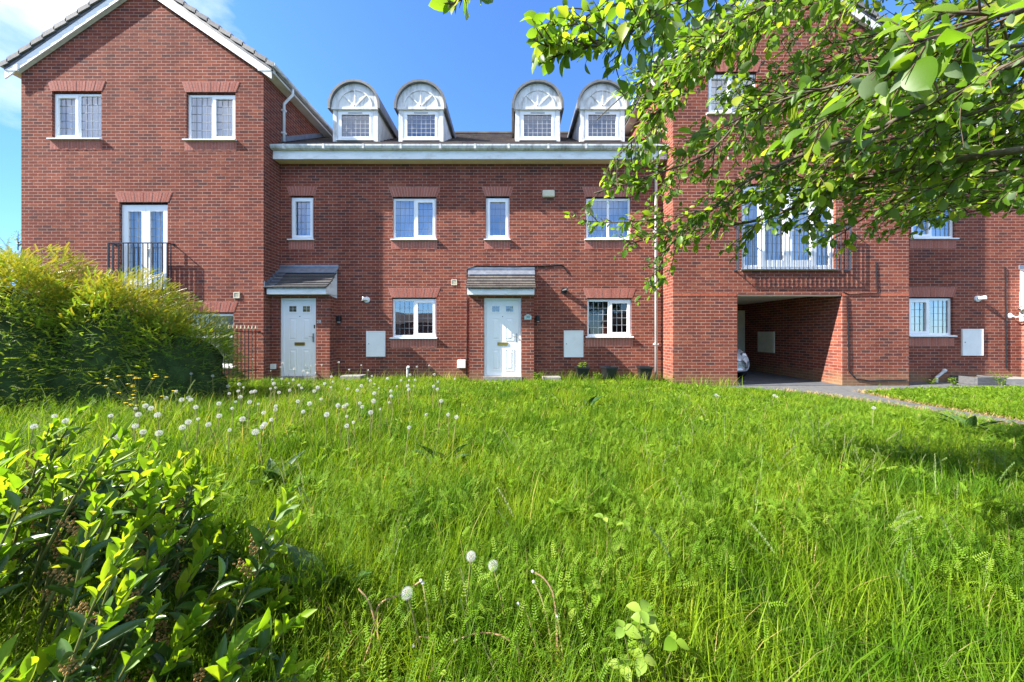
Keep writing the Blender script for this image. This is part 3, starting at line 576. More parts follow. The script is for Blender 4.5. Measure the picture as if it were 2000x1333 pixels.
LX0, LX1, YB = -12.07, -6.11, 8.40            # left gable, front plane 8.40
def left_holes(p):
    h = []
    h.append(winpx(p, 101, 198, 181, 271, YB, lights='of', arch=True, name='window'))
    h.append(winpx(p, 364, 460, 183, 273, YB, lights='fo', arch=True))
    x0, x1, z0, z1 = PX(233, YB), PX(328, YB), PZ(562, YB), PZ(399, YB)
    h.append(french(p, x0, x1, z0, z1, YB, [('d', 0, .5), ('d', .5, 1)]))
    h.append(winpx(p, 362, 456, 613, 716, YB, lights='f', transom=PZ(658, YB), arch=True, curt='curtain'))
    return h
def french(par, x0, x1, z0, z1, yf, leaves, rec=0.06):
    y0 = yf + rec; m = MB(); m.ring(x0, x1, z0, z1, 0.06, y0, y0 + 0.07); o = m.build('french_door', M['upvc'], par); ls = MB(); W = x1 - x0 - 0.12; xa = x0 + 0.06
    for k, t0, t1 in leaves:
        a, b = xa + W * t0, xa + W * t1; c, d = z0 + 0.06, z1 - 0.06
        if k == 'd':
            s = MB(); s.ring(a + 0.003, b - 0.003, c + 0.003, d - 0.003, 0.10, y0 - 0.012, y0 + 0.05, wb=0.17); s.build('door_leaf', M['upvc'], o); a, b, c, d = a + 0.10, b - 0.10, c + 0.17, d - 0.10
        else:
            s = MB(); s.ring(a + 0.003, b - 0.003, c + 0.003, d - 0.003, 0.045, y0 - 0.004, y0 + 0.05); s.build('side_light', M['upvc'], o); a, b, c, d = a + 0.045, b - 0.045, c + 0.045, d - 0.045
        p = MB(); p.quad((a, y0 + 0.02, c), (b, y0 + 0.02, c), (b, y0 + 0.02, d), (a, y0 + 0.02, d)); p.build('pane', M['glass'], o)
        leads(ls, a, b, c, d, y0 + 0.0185, 0.10, 0.22)
    ls.build('leading', M['leading'], o)
    hx = x0 + 0.06 + W * (0.5) + 0.05; hm = MB(); zc = z0 + (z1 - z0) * 0.44
    hm.box(hx - 0.015, hx + 0.015, y0 - 0.024, y0 - 0.012, zc - 0.11, zc + 0.11); hm.tube([(hx, y0 - 0.02, zc + 0.05), (hx, y0 - 0.06, zc + 0.05), (hx + 0.10, y0 - 0.06, zc + 0.05)], 0.010, 8); hm.build('door_handle', M['upvc'], o)
    cm = MB(); folds(cm, x0, x1, z0, z1, y0 + 0.17, 0.025, 0.13); cm.build('curtain', M['curtain'], o)
    brick_head(o, x0, x1, z1 + 0.045, yf, 0.245)
    B('door_sill', 'upvc', o, (x0 - 0.03, x1 + 0.03, yf - 0.05, y0 + 0.07, z0 - 0.035, z0 - 0.001))
    return (x0, x1, z0 - 0.035 if False else z0 - 0.001, z1 + 0.045)

left_house = gable_house('gabled_house', 'tall gabled brick house with a railed glass door, at the left end of the row', LX0, LX1, YB, 15.5, -0.15, 7.66, 0.69, left_holes, (-9.09, 8.4, 0))
balcony(left_house, PX(212, 8.25), PX(327, 8.25), PZ(566, 8.25), PZ(475, 8.25), YB, 0.15, 'iron')
air_vent(left_house, 463, 577, YB, 0.15)
down_pipe(left_house, [(-5.86 + 0.05, 9.05, 7.72), (-5.86 + 0.05, 9.05, 7.55), (-6.06, 9.08, 7.33), (-6.06, 9.08, 6.33)], 0.034, [(-6.07, 9.08, 7.15), (-6.07, 9.08, 6.55)])
LB = Vector((-6.16, 8.34, 1.30)); 

RX0, RX1, RZB = 3.955, 9.76, -0.16
CX0, CX1, CZ1 = PX(1440, YB), PX(1645, YB), PZ(576, YB)
def right_holes(p):
    h = [winpx(p, 1383, 1478, 143, 222, YB, lights='of'), winpx(p, 1638, 1732, 143, 222, YB, lights='fo')]
    h.append(french(p, PX(1449, YB), PX(1632, YB), PZ(526, YB), PZ(363, YB), YB, [('s', 0, .2), ('d', .2, .51), ('d', .51, .81), ('s', .81, 1)]))
    h.append((CX0, CX1, RZB - 0.01, CZ1, 0.24)); return h
right_house = gable_house('archway_house', 'tall gabled brick house with an open carport, half hidden behind the leafy branches', RX0, RX1, YB, 15.5, RZB, 8.02, 0.69, right_holes, (6.85, 8.4, 0))
balcony(right_house, PX(1442, 8.28), PX(1661, 8.28), PZ(527, 8.28), PZ(440, 8.28), YB, 0.12, 'greyiron', 0.006)
down_pipe(right_house, [(RX0 - 0.30, 8.95, 8.05), (RX0 - 0.30, 8.95, 7.85), (RX0 - 0.05, 9.02, 7.6), (RX0 - 0.05, 9.02, 6.3)], 0.034, [(RX0 - 0.04, 9.02, 7.3), (RX0 - 0.04, 9.02, 6.6)])
# carport inside
cw = MB(); x_l = 4.35
cw.quad((CX1, YB + 0.24, RZB), (CX1, 12.0, RZB), (CX1, 12.0, CZ1 + 0.05), (CX1, YB + 0.24, CZ1 + 0.05))
cw.quad((x_l, YB + 0.24, RZB), (x_l, 12.0, RZB), (x_l, 12.0, CZ1 + 0.05), (x_l, YB + 0.24, CZ1 + 0.05))
cw.quad((x_l, 12.0, RZB), (CX1, 12.0, RZB), (CX1, 12.0, CZ1 + 0.05), (x_l, 12.0, CZ1 + 0.05))
cw.quad((x_l, YB + 0.24, RZB), (CX0, YB + 0.24, RZB), (CX0, YB + 0.24, CZ1 + 0.05), (x_l, YB + 0.24, CZ1 + 0.05))
cw.build('carport_wall', M['brick'], right_house)
B('carport_ceiling', 'soffit', right_house, (x_l - 0.05, CX1 + 0.05, YB + 0.245, 12.05, CZ1 + 0.051, CZ1 + 0.09))
B('carport_lintel', 'soffit', right_house, (CX0 - 0.02, CX1 + 0.02, YB + 0.02, YB + 0.22, CZ1 - 0.028, CZ1 - 0.002))
dm = MB(); dm.box(7.20, 8.06, 11.93, 11.985, RZB + 0.1, 1.95); dm.ring(7.13, 8.13 - 0.003, RZB + 0.1, 2.02, 0.07, 11.91, 11.985); dm.build('back_door', M['cream'], right_house)
# meter box on the carport side wall
mb_ = MB(); mb_.box(CX1 - 0.035, CX1 + 0.01, PZ(0, 1) * 0 + 10.55, 11.25, 0.62, 1.28); o_ = mb_.build('meter_box', M['cream'], right_house, bevel=0.004)
md_ = MB(); md_.box(CX1 - 0.042, CX1 - 0.036, 10.60, 11.20, 0.67, 1.23); md_.build('box_door', M['cream'], o_)
# orange courses beside and under the opening
sb = MB()
def course(mb, x0, x1, z0, z1, y, w=0.225):
    x = x0
    while x < x1 - 0.01: mb.box(x, min(x + w - 0.010, x1), y - 0.004, y + 0.04, z0, z1); x += w
course(sb, RX0 + 0.002, CX0, CZ1 - 0.033, CZ1 + 0.033, YB); course(sb, CX1, RX1, CZ1 - 0.033, CZ1 + 0.033, YB)
sb.build('orange_course', M['orange_brick'], right_house)
cable(right_house, [(PX(1655, 8.38), 8.385, PZ(578, 8.4)), (PX(1657, 8.38), 8.385, PZ(640, 8.4)), (PX(1659, 8.38), 8.385, PZ(725, 8.4)), (PX(1672, 8.38), 8.385, PZ(740, 8.4)), (PX(1700, 8.38), 8.385, PZ(744, 8.4)), (PX(1772, 8.38), 8.385, PZ(742, 8.4))], 0.013)
cable(right_house, [(PX(1711, 8.38), 8.385, PZ(512, 8.4)), (PX(1714, 8.38), 8.385, PZ(573, 8.4)), (PX(1660, 8.38), 8.385, PZ(575, 8.4)), (PX(1648, 8.38), 8.385, PZ(571, 8.4))], 0.009)

# ------------------------------------------------------------------ terraced houses between and beyond
YF = 9.0; ZE = 5.72; RP = 0.64; YE = 8.66; ZR0 = 6.02; YR = 12.9
def zroof(Y): return ZR0 + RP * (Y - YE)
def dormer(par, cx, came='pale_came'):
    y = 9.25; zs = 7.30; hw = 0.605; zb = 6.30; wx0, wx1, wz0, wz1 = cx - 0.47, cx + 0.47, 6.46, 7.265
    m = MB(); wall_xz(m, cx - hw, cx + hw, zb, zs, y, [(wx0, wx1, wz0, wz1, 0.05)])
    for s in (-1, 1):
        x = cx + s * hw; ye = YE + (zs - ZR0) / RP
        m.poly([(x, y, zb), (x, ye, zs), (x, y, zs)])
        q = sorted((x, x - s * 0.11)); m.box(q[0] if s < 0 else q[0] + 0.0, q[1], y - 0.018, y - 0.001, zb, zs)   # corner boards
    o = m.build('dormer', M['dormer_white'], par)
    r = 0.635; t = MB(); n = 28; c0 = (cx, y - 0.035, zs + 0.03)
    arc = [(cx + r * math.cos(math.pi * i / n), y - 0.035, zs + 0.03 + r * math.sin(math.pi * i / n)) for i in range(n + 1)]
    t.prism(arc, (0, 0.08, 0)); t.box(cx - r, cx + r, y - 0.06, y + 0.04, zs - 0.035, zs + 0.028)
    def halfring(mb, ra, rb, ya, yb2, zc):
        for i in range(n):
            q0, q1 = math.pi * i / n, math.pi * (i + 1) / n
            P = [(cx + rr * math.cos(q), 0, zc + rr * math.sin(q)) for rr, q in ((ra, q0), (rb, q0), (rb, q1), (ra, q1))]
            mb.prism([(p[0], ya, p[2]) for p in P], (0, yb2 - ya, 0))
    halfring(t, 0.44, 0.47, y - 0.055, y - 0.034, zs + 0.03)
    for q in (45, 90, 135):
        d = Vector((math.cos(math.radians(q)), 0, math.sin(math.radians(q)))); nn = Vector((-d.z, 0, d.x)) * 0.016; a = Vector((cx, y - 0.056, zs + 0.04)); b = a + d * 0.425
        t.prism([a + nn, a - nn, b - nn, b + nn], (0, 0.021, 0))
    t.build('fanlight_panel', M['dormer_white'], o)
    bR = MB()
    halfring(bR, 0.637, 0.70, 9.13, 12.0, zs + 0.03)
    for s in (-1, 1): q = sorted((cx + s * 0.637, cx + s * 0.70)); bR.box(q[0], q[1], 9.13, 10.75, zs - 0.05, zs + 0.03)
    bR.build('barrel_roof', M['barrel'], o)
    f = MB(); f.ring(wx0, wx1, wz0, wz1, 0.05, y + 0.0, y + 0.06); f.ring(wx0 + 0.045, wx1 - 0.045, wz0 + 0.045, wz1 - 0.045, 0.05, y - 0.012, y + 0.05, wt=0.07); f.build('dormer_window', M['upvc'], o)
    a, b, c, d = wx0 + 0.09, wx1 - 0.09, wz0 + 0.09, wz1 - 0.112
    p = MB(); p.quad((a, y + 0.02, c), (b, y + 0.02, c), (b, y + 0.02, d), (a, y + 0.02, d)); p.build('pane', M['glass_dormer'], o)
    l = MB(); leads(l, a, b, c, d, y + 0.018, 0.125, 0.13, 0.008); l.build('leading', M[came], o)
    B('trickle_vent', 'ink', o, (cx - 0.19, cx + 0.19, y - 0.018, y - 0.0125, wz1 - 0.085, wz1 - 0.068))
    B('dormer_sill', 'upvc', o, (wx0 - 0.03, wx1 + 0.03, y - 0.06, y - 0.001, wz0 - 0.03, wz0 - 0.002))
    cm = MB(); folds(cm, wx0, wx1, wz0, wz1, y + 0.30, 0.02, 0.12); cm.build('curtain', M['drape'], o)
    return o
def terrace_shell(par, x0, x1, holes, zb=-0.12, fx0=None, fx1=None):
    W = MB(); wall_xz(W, x0, x1, zb, ZE + 0.25, YF, holes)
    for x in (x0, x1): W.poly([(x, YF, zb), (x, 17.0, zb), (x, 17.0, ZE + 0.2), (x, YR, zroof(YR) - 0.08), (x, YF, ZE + 0.25)])
    W.quad((x0, 17.0, zb), (x1, 17.0, zb), (x1, 17.0, ZE + 0.2), (x0, 17.0, ZE + 0.2))
    W.build('wall', M['brick'], par)
    T = MB(); n = 17; dy = (YR - YE) / n; w = 0.31
    for i in range(n):
        y0, y1 = YE + i * dy, YE + (i + 1) * dy + 0.05; x = x0 - (i % 2) * w / 2
        while x < x1:
            a, b = max(x0 + 0.001, x + 0.002), min(x1 - 0.001, x + w - 0.002); k = random.uniform(-0.003, 0.004)
            if b - a > 0.02: T.prism([(a, y0, zroof(y0) + 0.034 + k), (a, y1, zroof(y1) + 0.012 + k), (a, y1, zroof(y1) - 0.01), (a, y0, zroof(y0) + 0.004)], (b - a, 0, 0))
            x += w
    R = T.build('roof', M['roof'], par)
    S = MB(); S.prism([(x0, YE + 0.03, zroof(YE + 0.03) - 0.01), (x0, YR, zroof(YR) - 0.012), (x0, YR, zroof(YR) - 0.07), (x0, YE + 0.03, zroof(YE + 0.03) - 0.07)], (x1 - x0, 0, 0))
    S.prism([(x0, YR + 0.001, zroof(YR)), (x0, 17.2, ZE + 0.3), (x0, 17.2, ZE + 0.2), (x0, YR + 0.001, zroof(YR) - 0.08)], (x1 - x0, 0, 0))
    x = x0
    while x < x1 - 0.05: S.tube([(x + 0.003, YR, zroof(YR) - 0.01), (min(x + 0.447, x1), YR, zroof(YR) - 0.01)], 0.11, 10); x += 0.45
    S.build('roof_deck', M['roof'], R)
    a, b = fx0 if fx0 is not None else x0, fx1 if fx1 is not None else x1
    B('eaves_fascia', 'trim', R, (a, b, 8.725, 8.747, 5.685, 5.925)); B('eaves_soffit', 'soffit', R, (a, b, 8.748, YF - 0.002, 5.688, 5.70))
    G = MB(); yy = 8.722; G.prism([(a, yy, 5.90), (a, yy, 6.005), (a, yy - 0.115, 6.005), (a, yy - 0.115, 5.965), (a, yy - 0.095, 5.915), (a, yy - 0.06, 5.895)], (b - a, 0, 0))
    g = G.build('gutter', M['gutter'], R)
    x = a + 0.35
    while x < b - 0.1: B('gutter_clip', 'gutter', g, (x - 0.025, x + 0.025, yy - 0.121, yy - 0.001, 5.89, 6.010)); x += random.choice((0.85, 0.95, 1.0, 1.15))
    return R
XP = PX(905, 9.0)
YP = 8.645
# number 28
h28 = thing('terraced_house', 'brick terraced house numbered 28 with a shaded white door, beside the left gabled house', 'house', (-3.7, 9.0, 0))
hol = [winpx(h28, 567, 612, 385, 467, YF, lights='o', curt='curtain', part_curt=[(0, 0.12), (0.45, 1)]), winpx(h28, 767, 852, 387, 467, YF), winpx(h28, 766, 852, 584, 659, YF, curt='drape', part_curt=[(0, 0.10), (0.93, 1.0)])]
R28 = terrace_shell(h28, LX1 + 0.002, XP, hol)
dormer(h28, PX(694.5, 9.25)); dormer(h28, PX(822.5, 9.25))
def porch(par, x0, x1, dx0, dx1, ztop, zb):
    W = MB(); wall_xz(W, x0, x1, -0.1, ztop, YP, [(dx0, dx1, -0.1, 2.13, 0.12)])
    W.quad((x1, YP, -0.1), (x1, YF, -0.1), (x1, YF, ztop), (x1, YP, ztop)); W.quad((x0, YP, -0.1), (x0, YF, -0.1), (x0, YF, ztop), (x0, YP, ztop))
    W.build('porch_wall', M['brick'], par); front_door(par, dx0 + 0.002, dx1 - 0.002, zb, 2.128, YP + 0.07)
porch(h28, LX1 + 0.003, PX(644, YP), PX(545, YP), PX(617, YP), 2.2, 0.10)
canopy(h28, LX1 + 0.012, PX(638.5, 8.45), 2.93, 2.355, YF, 8.45, left_flash=True, tile='slate_shaded')
text_mesh('house_number', '28', 0.115, PX(623, YP), YP - 0.004, PZ(629, YP), M['pale_letter'], h28)
B('doorbell', 'black', h28, (PX(613, 8.74), PX(617, 8.74) , 8.735, 8.755, PZ(642, 8.75), PZ(635, 8.75)), bevel=0.004)
wall_lamp(h28, 663.5, 623, YF); security_light(h28, 717, 586, YF, 'pipe', -1); meter_box(h28, 716, 753, 647, 697, YF); air_vent(h28, 887, 552, YF, 0.15)
B('service_box', 'meter', h28, (PX(530, YP), PX(540, YP), YP - 0.05, YP, PZ(721, YP), PZ(711, YP)), bevel=0.006)
sb2 = MB(); sb2.box(PX(894, YF), PX(910, YF), YF - 0.07, YF, PZ(719, YF), PZ(703, YF)); so = sb2.build('service_box', M['meter'], h28, bevel=0.01)
fl = MB()
for i in range(20):
    y0 = 9.02 + i * 0.19; z = zroof(y0); fl.prism([(LX1 + 0.006, y0, z + 0.03), (LX1 + 0.006, y0 + 0.19, z + 0.03 + 0.19 * RP), (LX1 + 0.006, y0 + 0.19, z + 0.17 + 0.19 * RP), (LX1 + 0.006, y0, z + 0.17)], (0.006, 0, 0))
    fl.quad((LX1 + 0.012, y0, z + 0.042), (LX1 + 0.14, y0, z + 0.042), (LX1 + 0.14, y0 + 0.19, z + 0.042 + 0.19 * RP), (LX1 + 0.012, y0 + 0.19, z + 0.042 + 0.19 * RP))
fl.build('lead_flashing', M['lead'], R28)
# number 30
h30 = thing('terraced_house', 'brick terraced house with a half sunlit white door and the plaque reading 30', 'house', (1.3, 9.0, 0))
hol = [winpx(h30, 949, 995, 386, 467, YF, lights='o', curt='drape'), winpx(h30, 1145, 1232, 387, 467, YF, lights='ff'), winpx(h30, 1147, 1234, 585, 657, YF, curt=None, glass='glass_dark', came='pale_came')]
R30 = terrace_shell(h30, XP, RX0 - 0.002, hol)
dormer(h30, PX(1050, 9.25)); dormer(h30, PX(1176, 9.25))
porch(h30, PX(917, YP), PX(1043, YP), PX(945, YP), PX(1018, YP), 2.2, 0.10)
canopy(h30, -1.14, 0.585, 2.87, 2.345, YF, 8.45)
pl = MB(); X_, Z_ = PX(1031, YP), PZ(620, YP); pl.prism([(X_ - 0.09, YP - 0.012, Z_ - 0.06), (X_ + 0.09, YP - 0.012, Z_ - 0.06), (X_ + 0.09, YP - 0.012, Z_ + 0.035), (X_ + 0.06, YP - 0.012, Z_ + 0.04), (X_ + 0.03, YP - 0.012, Z_ + 0.07), (X_ - 0.03, YP - 0.012, Z_ + 0.07), (X_ - 0.06, YP - 0.012, Z_ + 0.04), (X_ - 0.09, YP - 0.012, Z_ + 0.035)], (0, 0.011, 0))
plq = pl.build('house_plaque', M['teal'], h30, bevel=0.003); text_mesh('house_number', '30', 0.10, X_, YP - 0.014, Z_ + 0.002, M['ink'], plq)
wall_lamp(h30, 1050.5, 622, YF); security_light(h30, 1101, 569, YF, 'black', 1); meter_box(h30, 1101, 1139, 646, 698, YF)
ab = MB(); ab.box(PX(1059, YF), PX(1083, YF), YF - 0.075, YF, PZ(387, YF), PZ(373, YF)); ab.build('alarm_box', M['cream'], h30, bevel=0.03)
air_vent(h30, 1274, 551, YF, 0.16, 'lead')
cable(h30, [(PX(912, YF), YF - 0.015, PZ(735, YF)), (PX(913, YF), YF - 0.015, PZ(600, YF)), (PX(912, YF), YF - 0.015, PZ(526, YF)), (PX(930, YF), YF - 0.015, PZ(520, YF)), (PX(1000, YF), YF - 0.015, PZ(521, YF)), (PX(1050, YF), YF - 0.015, PZ(520, YF)), (PX(1098, YF), YF - 0.015, PZ(518, YF)), (PX(1104, YF), YF - 0.015, PZ(524, YF)), (PX(1108, YF), YF - 0.015, PZ(533, YF))])
xp_ = PX(1281.5, 8.93)
down_pipe(h30, [(xp_, 8.66, 5.92), (xp_, 8.66, 5.80), (xp_, 8.93, 5.55), (xp_, 8.93, 0.02)], 0.036, [(xp_, 8.94, z) for z in (5.3, 3.9, 2.4, 0.95)])
# far right house
hfr = thing('terraced_house', 'brick terraced house at the right edge with a wall lantern, beyond the carport house', 'house', (12.0, 9.0, 0))
hol = [winpx(hfr, 1780, 1866, 382, 465, YF, lights='of'), winpx(hfr, 1776, 1862, 583, 655, YF, lights='of', curt='curtain', part_curt=[(0, 0.45), (0.72, 1)])]
RFR = terrace_shell(hfr, RX1 + 0.002, 17.5, hol)
dormer(hfr, PX(1872, 9.25), 'leading'); dormer(hfr, PX(2012, 9.25), 'leading')
meter_box(hfr, 1877, 1918, 643, 695, YF); security_light(hfr, 1908, 584, YF, 'pipe', 1)
cable(hfr, [(PX(1962, YF), YF - 0.015, PZ(521, YF)), (PX(1963, YF), YF - 0.015, PZ(620, YF)), (PX(1964, YF), YF - 0.015, PZ(720, YF))], 0.014)
porch(hfr, 13.42, 15.1, 13.75, 14.7, 2.2, 0.1)
canopy(hfr, 13.36, 15.2, 2.92, 2.36, YF, 8.45)
B('side_panel', 'upvc', hfr, (13.37, 13.415, 8.55, YF - 0.002, 1.55, 2.30))
# lantern on a swan bracket
lx, lz = PX(1972, YF), PZ(617, YF); lm = MB(); lm.lathe([(0.05, -0.02), (0.07, -0.01), (0.07, 0)], (lx, YF, lz), 'y', 14); lm.tube([(lx, YF - 0.02, lz), (lx + 0.05, YF - 0.08, lz - 0.04), (lx + 0.13, YF - 0.13, lz - 0.02), (lx + 0.16, YF - 0.14, lz + 0.02)], 0.016, 8)
lo = lm.build('wall_lantern', M['pipe'], hfr); lx += 0.16; ly = YF - 0.14; lz += 0.03
cg = MB(); cg.lathe([(0.045, 0.0), (0.05, 0.02), (0.085, 0.15)], (lx, ly, lz), 'z', 6); cg.build('lantern_glass', M['glass'], lo)
ct = MB(); ct.lathe([(0.10, 0.15), (0.09, 0.17), (0.03, 0.235), (0.012, 0.26)], (lx, ly, lz), 'z', 6); ct.build('lantern_cap', M['steel'], lo)
bl = MB(); bl.lathe([(0.012, 0.02), (0.022, 0.06), (0.012, 0.10)], (lx, ly, lz), 'z', 10); bl.build('bulb', M['upvc'], lo)
# ------------------------------------------------------------------ paths and loose things in the yard
def sheet(name, pts, z, mat, k='structure', th=0.10):
    m = MB(); m.prism([(x, y, z) for x, y in pts], (0, 0, -th)); return kind(m.build(name, M[mat]), k)
PATH = [(4.5, 8.36), (4.5, 8.12), (5.9, 7.98), (6.55, 7.35), (6.95, 6.2), (7.15, 4.5), (7.25, -1), (7.65, -1), (7.55, 4.5), (7.42, 6.3), (7.55, 7.35), (9.2, 7.9), (14.5, 8.2), (17, 8.3), (17, 8.96), (9.8, 8.96), (9.8, 8.36)]
sheet('path', PATH, -0.052, 'tarmac')
sheet('driveway', [(4.36, 8.37), (8.12, 8.37), (8.12, 11.98), (4.36, 11.98)], -0.045, 'drive')
def in_poly(x, y, poly):
    x = np.asarray(x); y = np.asarray(y); c = np.zeros(x.shape, bool); n = len(poly)
    for i in range(n):
        (x0, y0), (x1, y1) = poly[i], poly[(i + 1) % n]
        if y0 == y1: continue
        c ^= ((y0 > y) != (y1 > y)) & (x < (x1 - x0) * (y - y0) / (y1 - y0) + x0)
    return c
# railing from the left gable's corner, running out into the hedge
RAIL = thing('garden_railing', 'black metal railing with pale spear tips, running from the house corner into the hedge', 'railing', (-6.2, 7.6, 0))
rm = MB(); rx = -6.2
rm.box(rx - 0.014, rx + 0.014, 6.55, 8.34, 1.255, 1.275); rm.box(rx - 0.014, rx + 0.014, 6.55, 8.34, 0.34, 0.36); rm.tube([(rx, 8.33, 1.265), (rx + 0.02, 8.385, 1.26)], 0.025, 8); rm.build('rail', M['iron'], RAIL)
for i in range(16):
    y = 8.26 - i * 0.112; b = MB(); b.tube([(rx, y, 0.05), (rx, y, 1.33)], 0.0085, 6); o = b.build('railing_bar', M['iron'], RAIL)
    s = MB(); s.lathe([(0.010, 1.33), (0.021, 1.345), (0.016, 1.375), (0.004, 1.425)], (rx, y, 0), 'z', 6); s.build('spear_tip', M['tip'], o)
# black square pots by the wall
POTS = [(1137, 'black square plant pot with a small green plant, under the white meter box', True, 0.0), (1189, 'empty black square plant pot below the dark window, between two other pots', False, 0.25), (1259, 'black square plant pot standing beside the white downpipe', False, -0.1)]
for px, lab, plant, rot in POTS:
    x = PX(px, 8.72); p = thing('plant_pot', lab, 'plant pot', (x, 8.72, 0.0), 'black plant pots along the wall')
    m = MB(); a, b, h, z0 = 0.105, 0.150, 0.34, -0.02
    P = lambda r, z: [(x + r * (ca * u - sa * v), 8.72 + r * (sa * u + ca * v), z) for u, v in ((-1, -1), (1, -1), (1, 1), (-1, 1))]
    ca, sa = math.cos(rot), math.sin(rot); R = P(a, z0) + P(b, h) + P(b + 0.018, h) + P(b + 0.018, h + 0.045) + P(b - 0.012, h + 0.045) + P(b - 0.03, h - 0.04)
    fs = [(0, 1, 2, 3)] + [(4 * k + i, 4 * k + (i + 1) % 4, 4 * k + 4 + (i + 1) % 4, 4 * k + 4 + i) for k in range(5) for i in range(4)]; m.add(R, fs); m.build('pot', M['black'], p)
    s = MB(); s.poly(P(b - 0.03, h - 0.03)); s.build('soil', M['soil'], p)
    if plant: p['plant'] = 1; POTPLANT = (x, 8.72, h - 0.03, p)
def slab(name, lab, px0, px1, Y, z0, z1, mat, cat, d=0.35):
    m = MB(); m.box(PX(px0, Y), PX(px1, Y), Y, Y + d, z0, z1); o = m.build(name, M[mat], None, bevel=0.012); tag(o, lab, cat); return o
slab('paving_slab', 'pale stone slab lying at the wall between the door of 28 and the tall grass', 664, 704, 8.5, -0.01, 0.17, 'flag', 'slab')
slab('paving_slab', 'pale stone slab lying in the grass to the right of the sunlit door', 1060, 1096, 8.5, -0.01, 0.14, 'flag', 'slab')
def pipe_thing(name, lab, pts, r, cat='pipe'):
    m = MB(); m.tube(pts, r, 10); e = pts[-1]; p = pts[-2]; d = (Vector(e) - Vector(p)).normalized(); m.tube([Vector(e) - d * 0.06, Vector(e) + d * 0.01], r * 1.3, 10); return tag(m.build(name, M['gutter'], None, smooth=False), lab, cat)
pipe_thing('standpipe', 'short pale pipe standing upright in the grass below the left window', [(PX(796, 8.9), 8.9, -0.02), (PX(796, 8.9), 8.9, 0.30), (PX(798, 8.9), 8.86, 0.36)], 0.028)
pipe_thing('waste_pipe', 'white angled waste pipe at the wall foot under the right window', [(PX(1829, 8.9), 8.9, -0.05), (PX(1829, 8.9), 8.9, 0.08), (PX(1842, 8.9), 8.88, 0.24), (PX(1845, 8.9), 8.9, 0.27)], 0.032)
bed = thing('raised_bed', 'low grey timber edged bed against the wall at the right edge of the picture', 'planter', (PX(1940, 8.6), 8.6, 0))
x0, x1 = PX(1906, 8.45), PX(1962, 8.45)
B('side_board', 'sleeper', bed, (x0, x1, 8.42, 8.47, -0.05, 0.15), bevel=0.008); B('side_board', 'sleeper', bed, (x0, x0 + 0.05, 8.471, 8.95, -0.05, 0.14), bevel=0.008); B('side_board', 'sleeper', bed, (x1 - 0.05, x1, 8.471, 8.95, -0.05, 0.14), bevel=0.008)
B('soil', 'soil', bed, (x0 + 0.052, x1 - 0.052, 8.475, 8.95, -0.05, 0.11))
slab('stone_step', 'pale stone step by the wall at the right edge, beside the raised bed', 1964, 2030, 8.6, -0.06, 0.09, 'flag', 'step', 0.45)
# ------------------------------------------------------------------ small hatchback in the carport, nose towards the lawn
M['car_paint'] = surf_mat('silver_car_paint', (0.62, 0.63, 0.66), 0.22, 0.6, metal=0.25, var=0.02)
M['tyre'] = surf_mat('tyre_rubber', (0.015, 0.015, 0.015), 0.8, 0.3)
M['lamp_glass'] = glass_mat('lamp_glass', (0.9, 0.92, 0.95), 0.25); M['chrome'] = surf_mat('lamp_reflector', (0.75, 0.76, 0.78), 0.12, 0.6, metal=1.0)
car = thing('parked_car', 'small silver hatchback parked in the carport, only its front corner showing', 'car', (5.70, 10.3, -0.045))
cx, cy, gz0 = 5.70, 9.12, -0.045
# stations along Y: (y, half width low, half width shoulder, half width roof, z sill, z shoulder, z top)
ST = [(0.00, .56, .50, .38, .26, .52, .56), (0.06, .70, .64, .46, .22, .60, .66), (0.22, .79, .76, .56, .20, .70, .78), (0.60, .82, .80, .62, .20, .80, .90), (1.00, .83, .81, .66, .20, .88, 1.00),
      (1.55, .83, .82, .60, .20, .90, 1.38), (2.10, .83, .82, .59, .20, .92, 1.47), (2.70, .83, .82, .58, .20, .94, 1.46), (3.15, .82, .80, .54, .22, .95, 1.36), (3.42, .78, .75, .50, .26, .92, 1.05), (3.48, .70, .66, .44, .32, .80, .90)]
def sect(s):
    y, a, b, c, z0, z1, z2 = s
    half = [(a * .55, z0), (a * .93, z0 + 0.02), (a, z0 + (z1 - z0) * .35), (a * .995, z0 + (z1 - z0) * .7), (b, z1), ((b + c) / 2 + .02, (z1 + z2) / 2 + .02), (c, z2 - .05), (c * .82, z2 - .012), (c * .4, z2)]
    return [(cx + x, cy + y, gz0 + z) for x, z in half] + [(cx - x, cy + y, gz0 + z) for x, z in half[::-1]]
S = [sect(s) for s in ST]; n = len(S[0]); bm_ = MB(); V_ = [p for s in S for p in s]
bm_.add(V_, [(i * n + j, i * n + (j + 1) % n, (i + 1) * n + (j + 1) % n, (i + 1) * n + j) for i in range(len(S) - 1) for j in range(n)] + [tuple(range(n)), tuple((len(S) - 1) * n + k for k in range(n))[::-1]])
body = bm_.build('body', M['car_paint'], car, smooth=True); sd = body.modifiers.new('smooth', 'SUBSURF'); sd.levels = sd.render_levels = 2
for s in (-1, 1):
    h = MB(); X = cx + s * 0.60; Y = cy + 0.20; Z = gz0 + 0.66
    h.lathe([(0.02, 0.05), (0.075, 0.02), (0.088, -0.03)], (X, Y, Z), 'y', 16); o = h.build('headlight', M['chrome'], car)
    g = MB(); g.lathe([(0.10, -0.02), (0.095, -0.055), (0.06, -0.085), (0.01, -0.095)], (X, Y, Z), 'y', 16); g.build('headlight_glass', M['lamp_glass'], o, smooth=True)
gm = MB(); gm.prism([(cx - 0.60, cy + 0.00, gz0 + 0.34), (cx + 0.60, cy + 0.00, gz0 + 0.34), (cx + 0.66, cy + 0.04, gz0 + 0.52), (cx - 0.66, cy + 0.04, gz0 + 0.52)], (0, 0.10, 0))
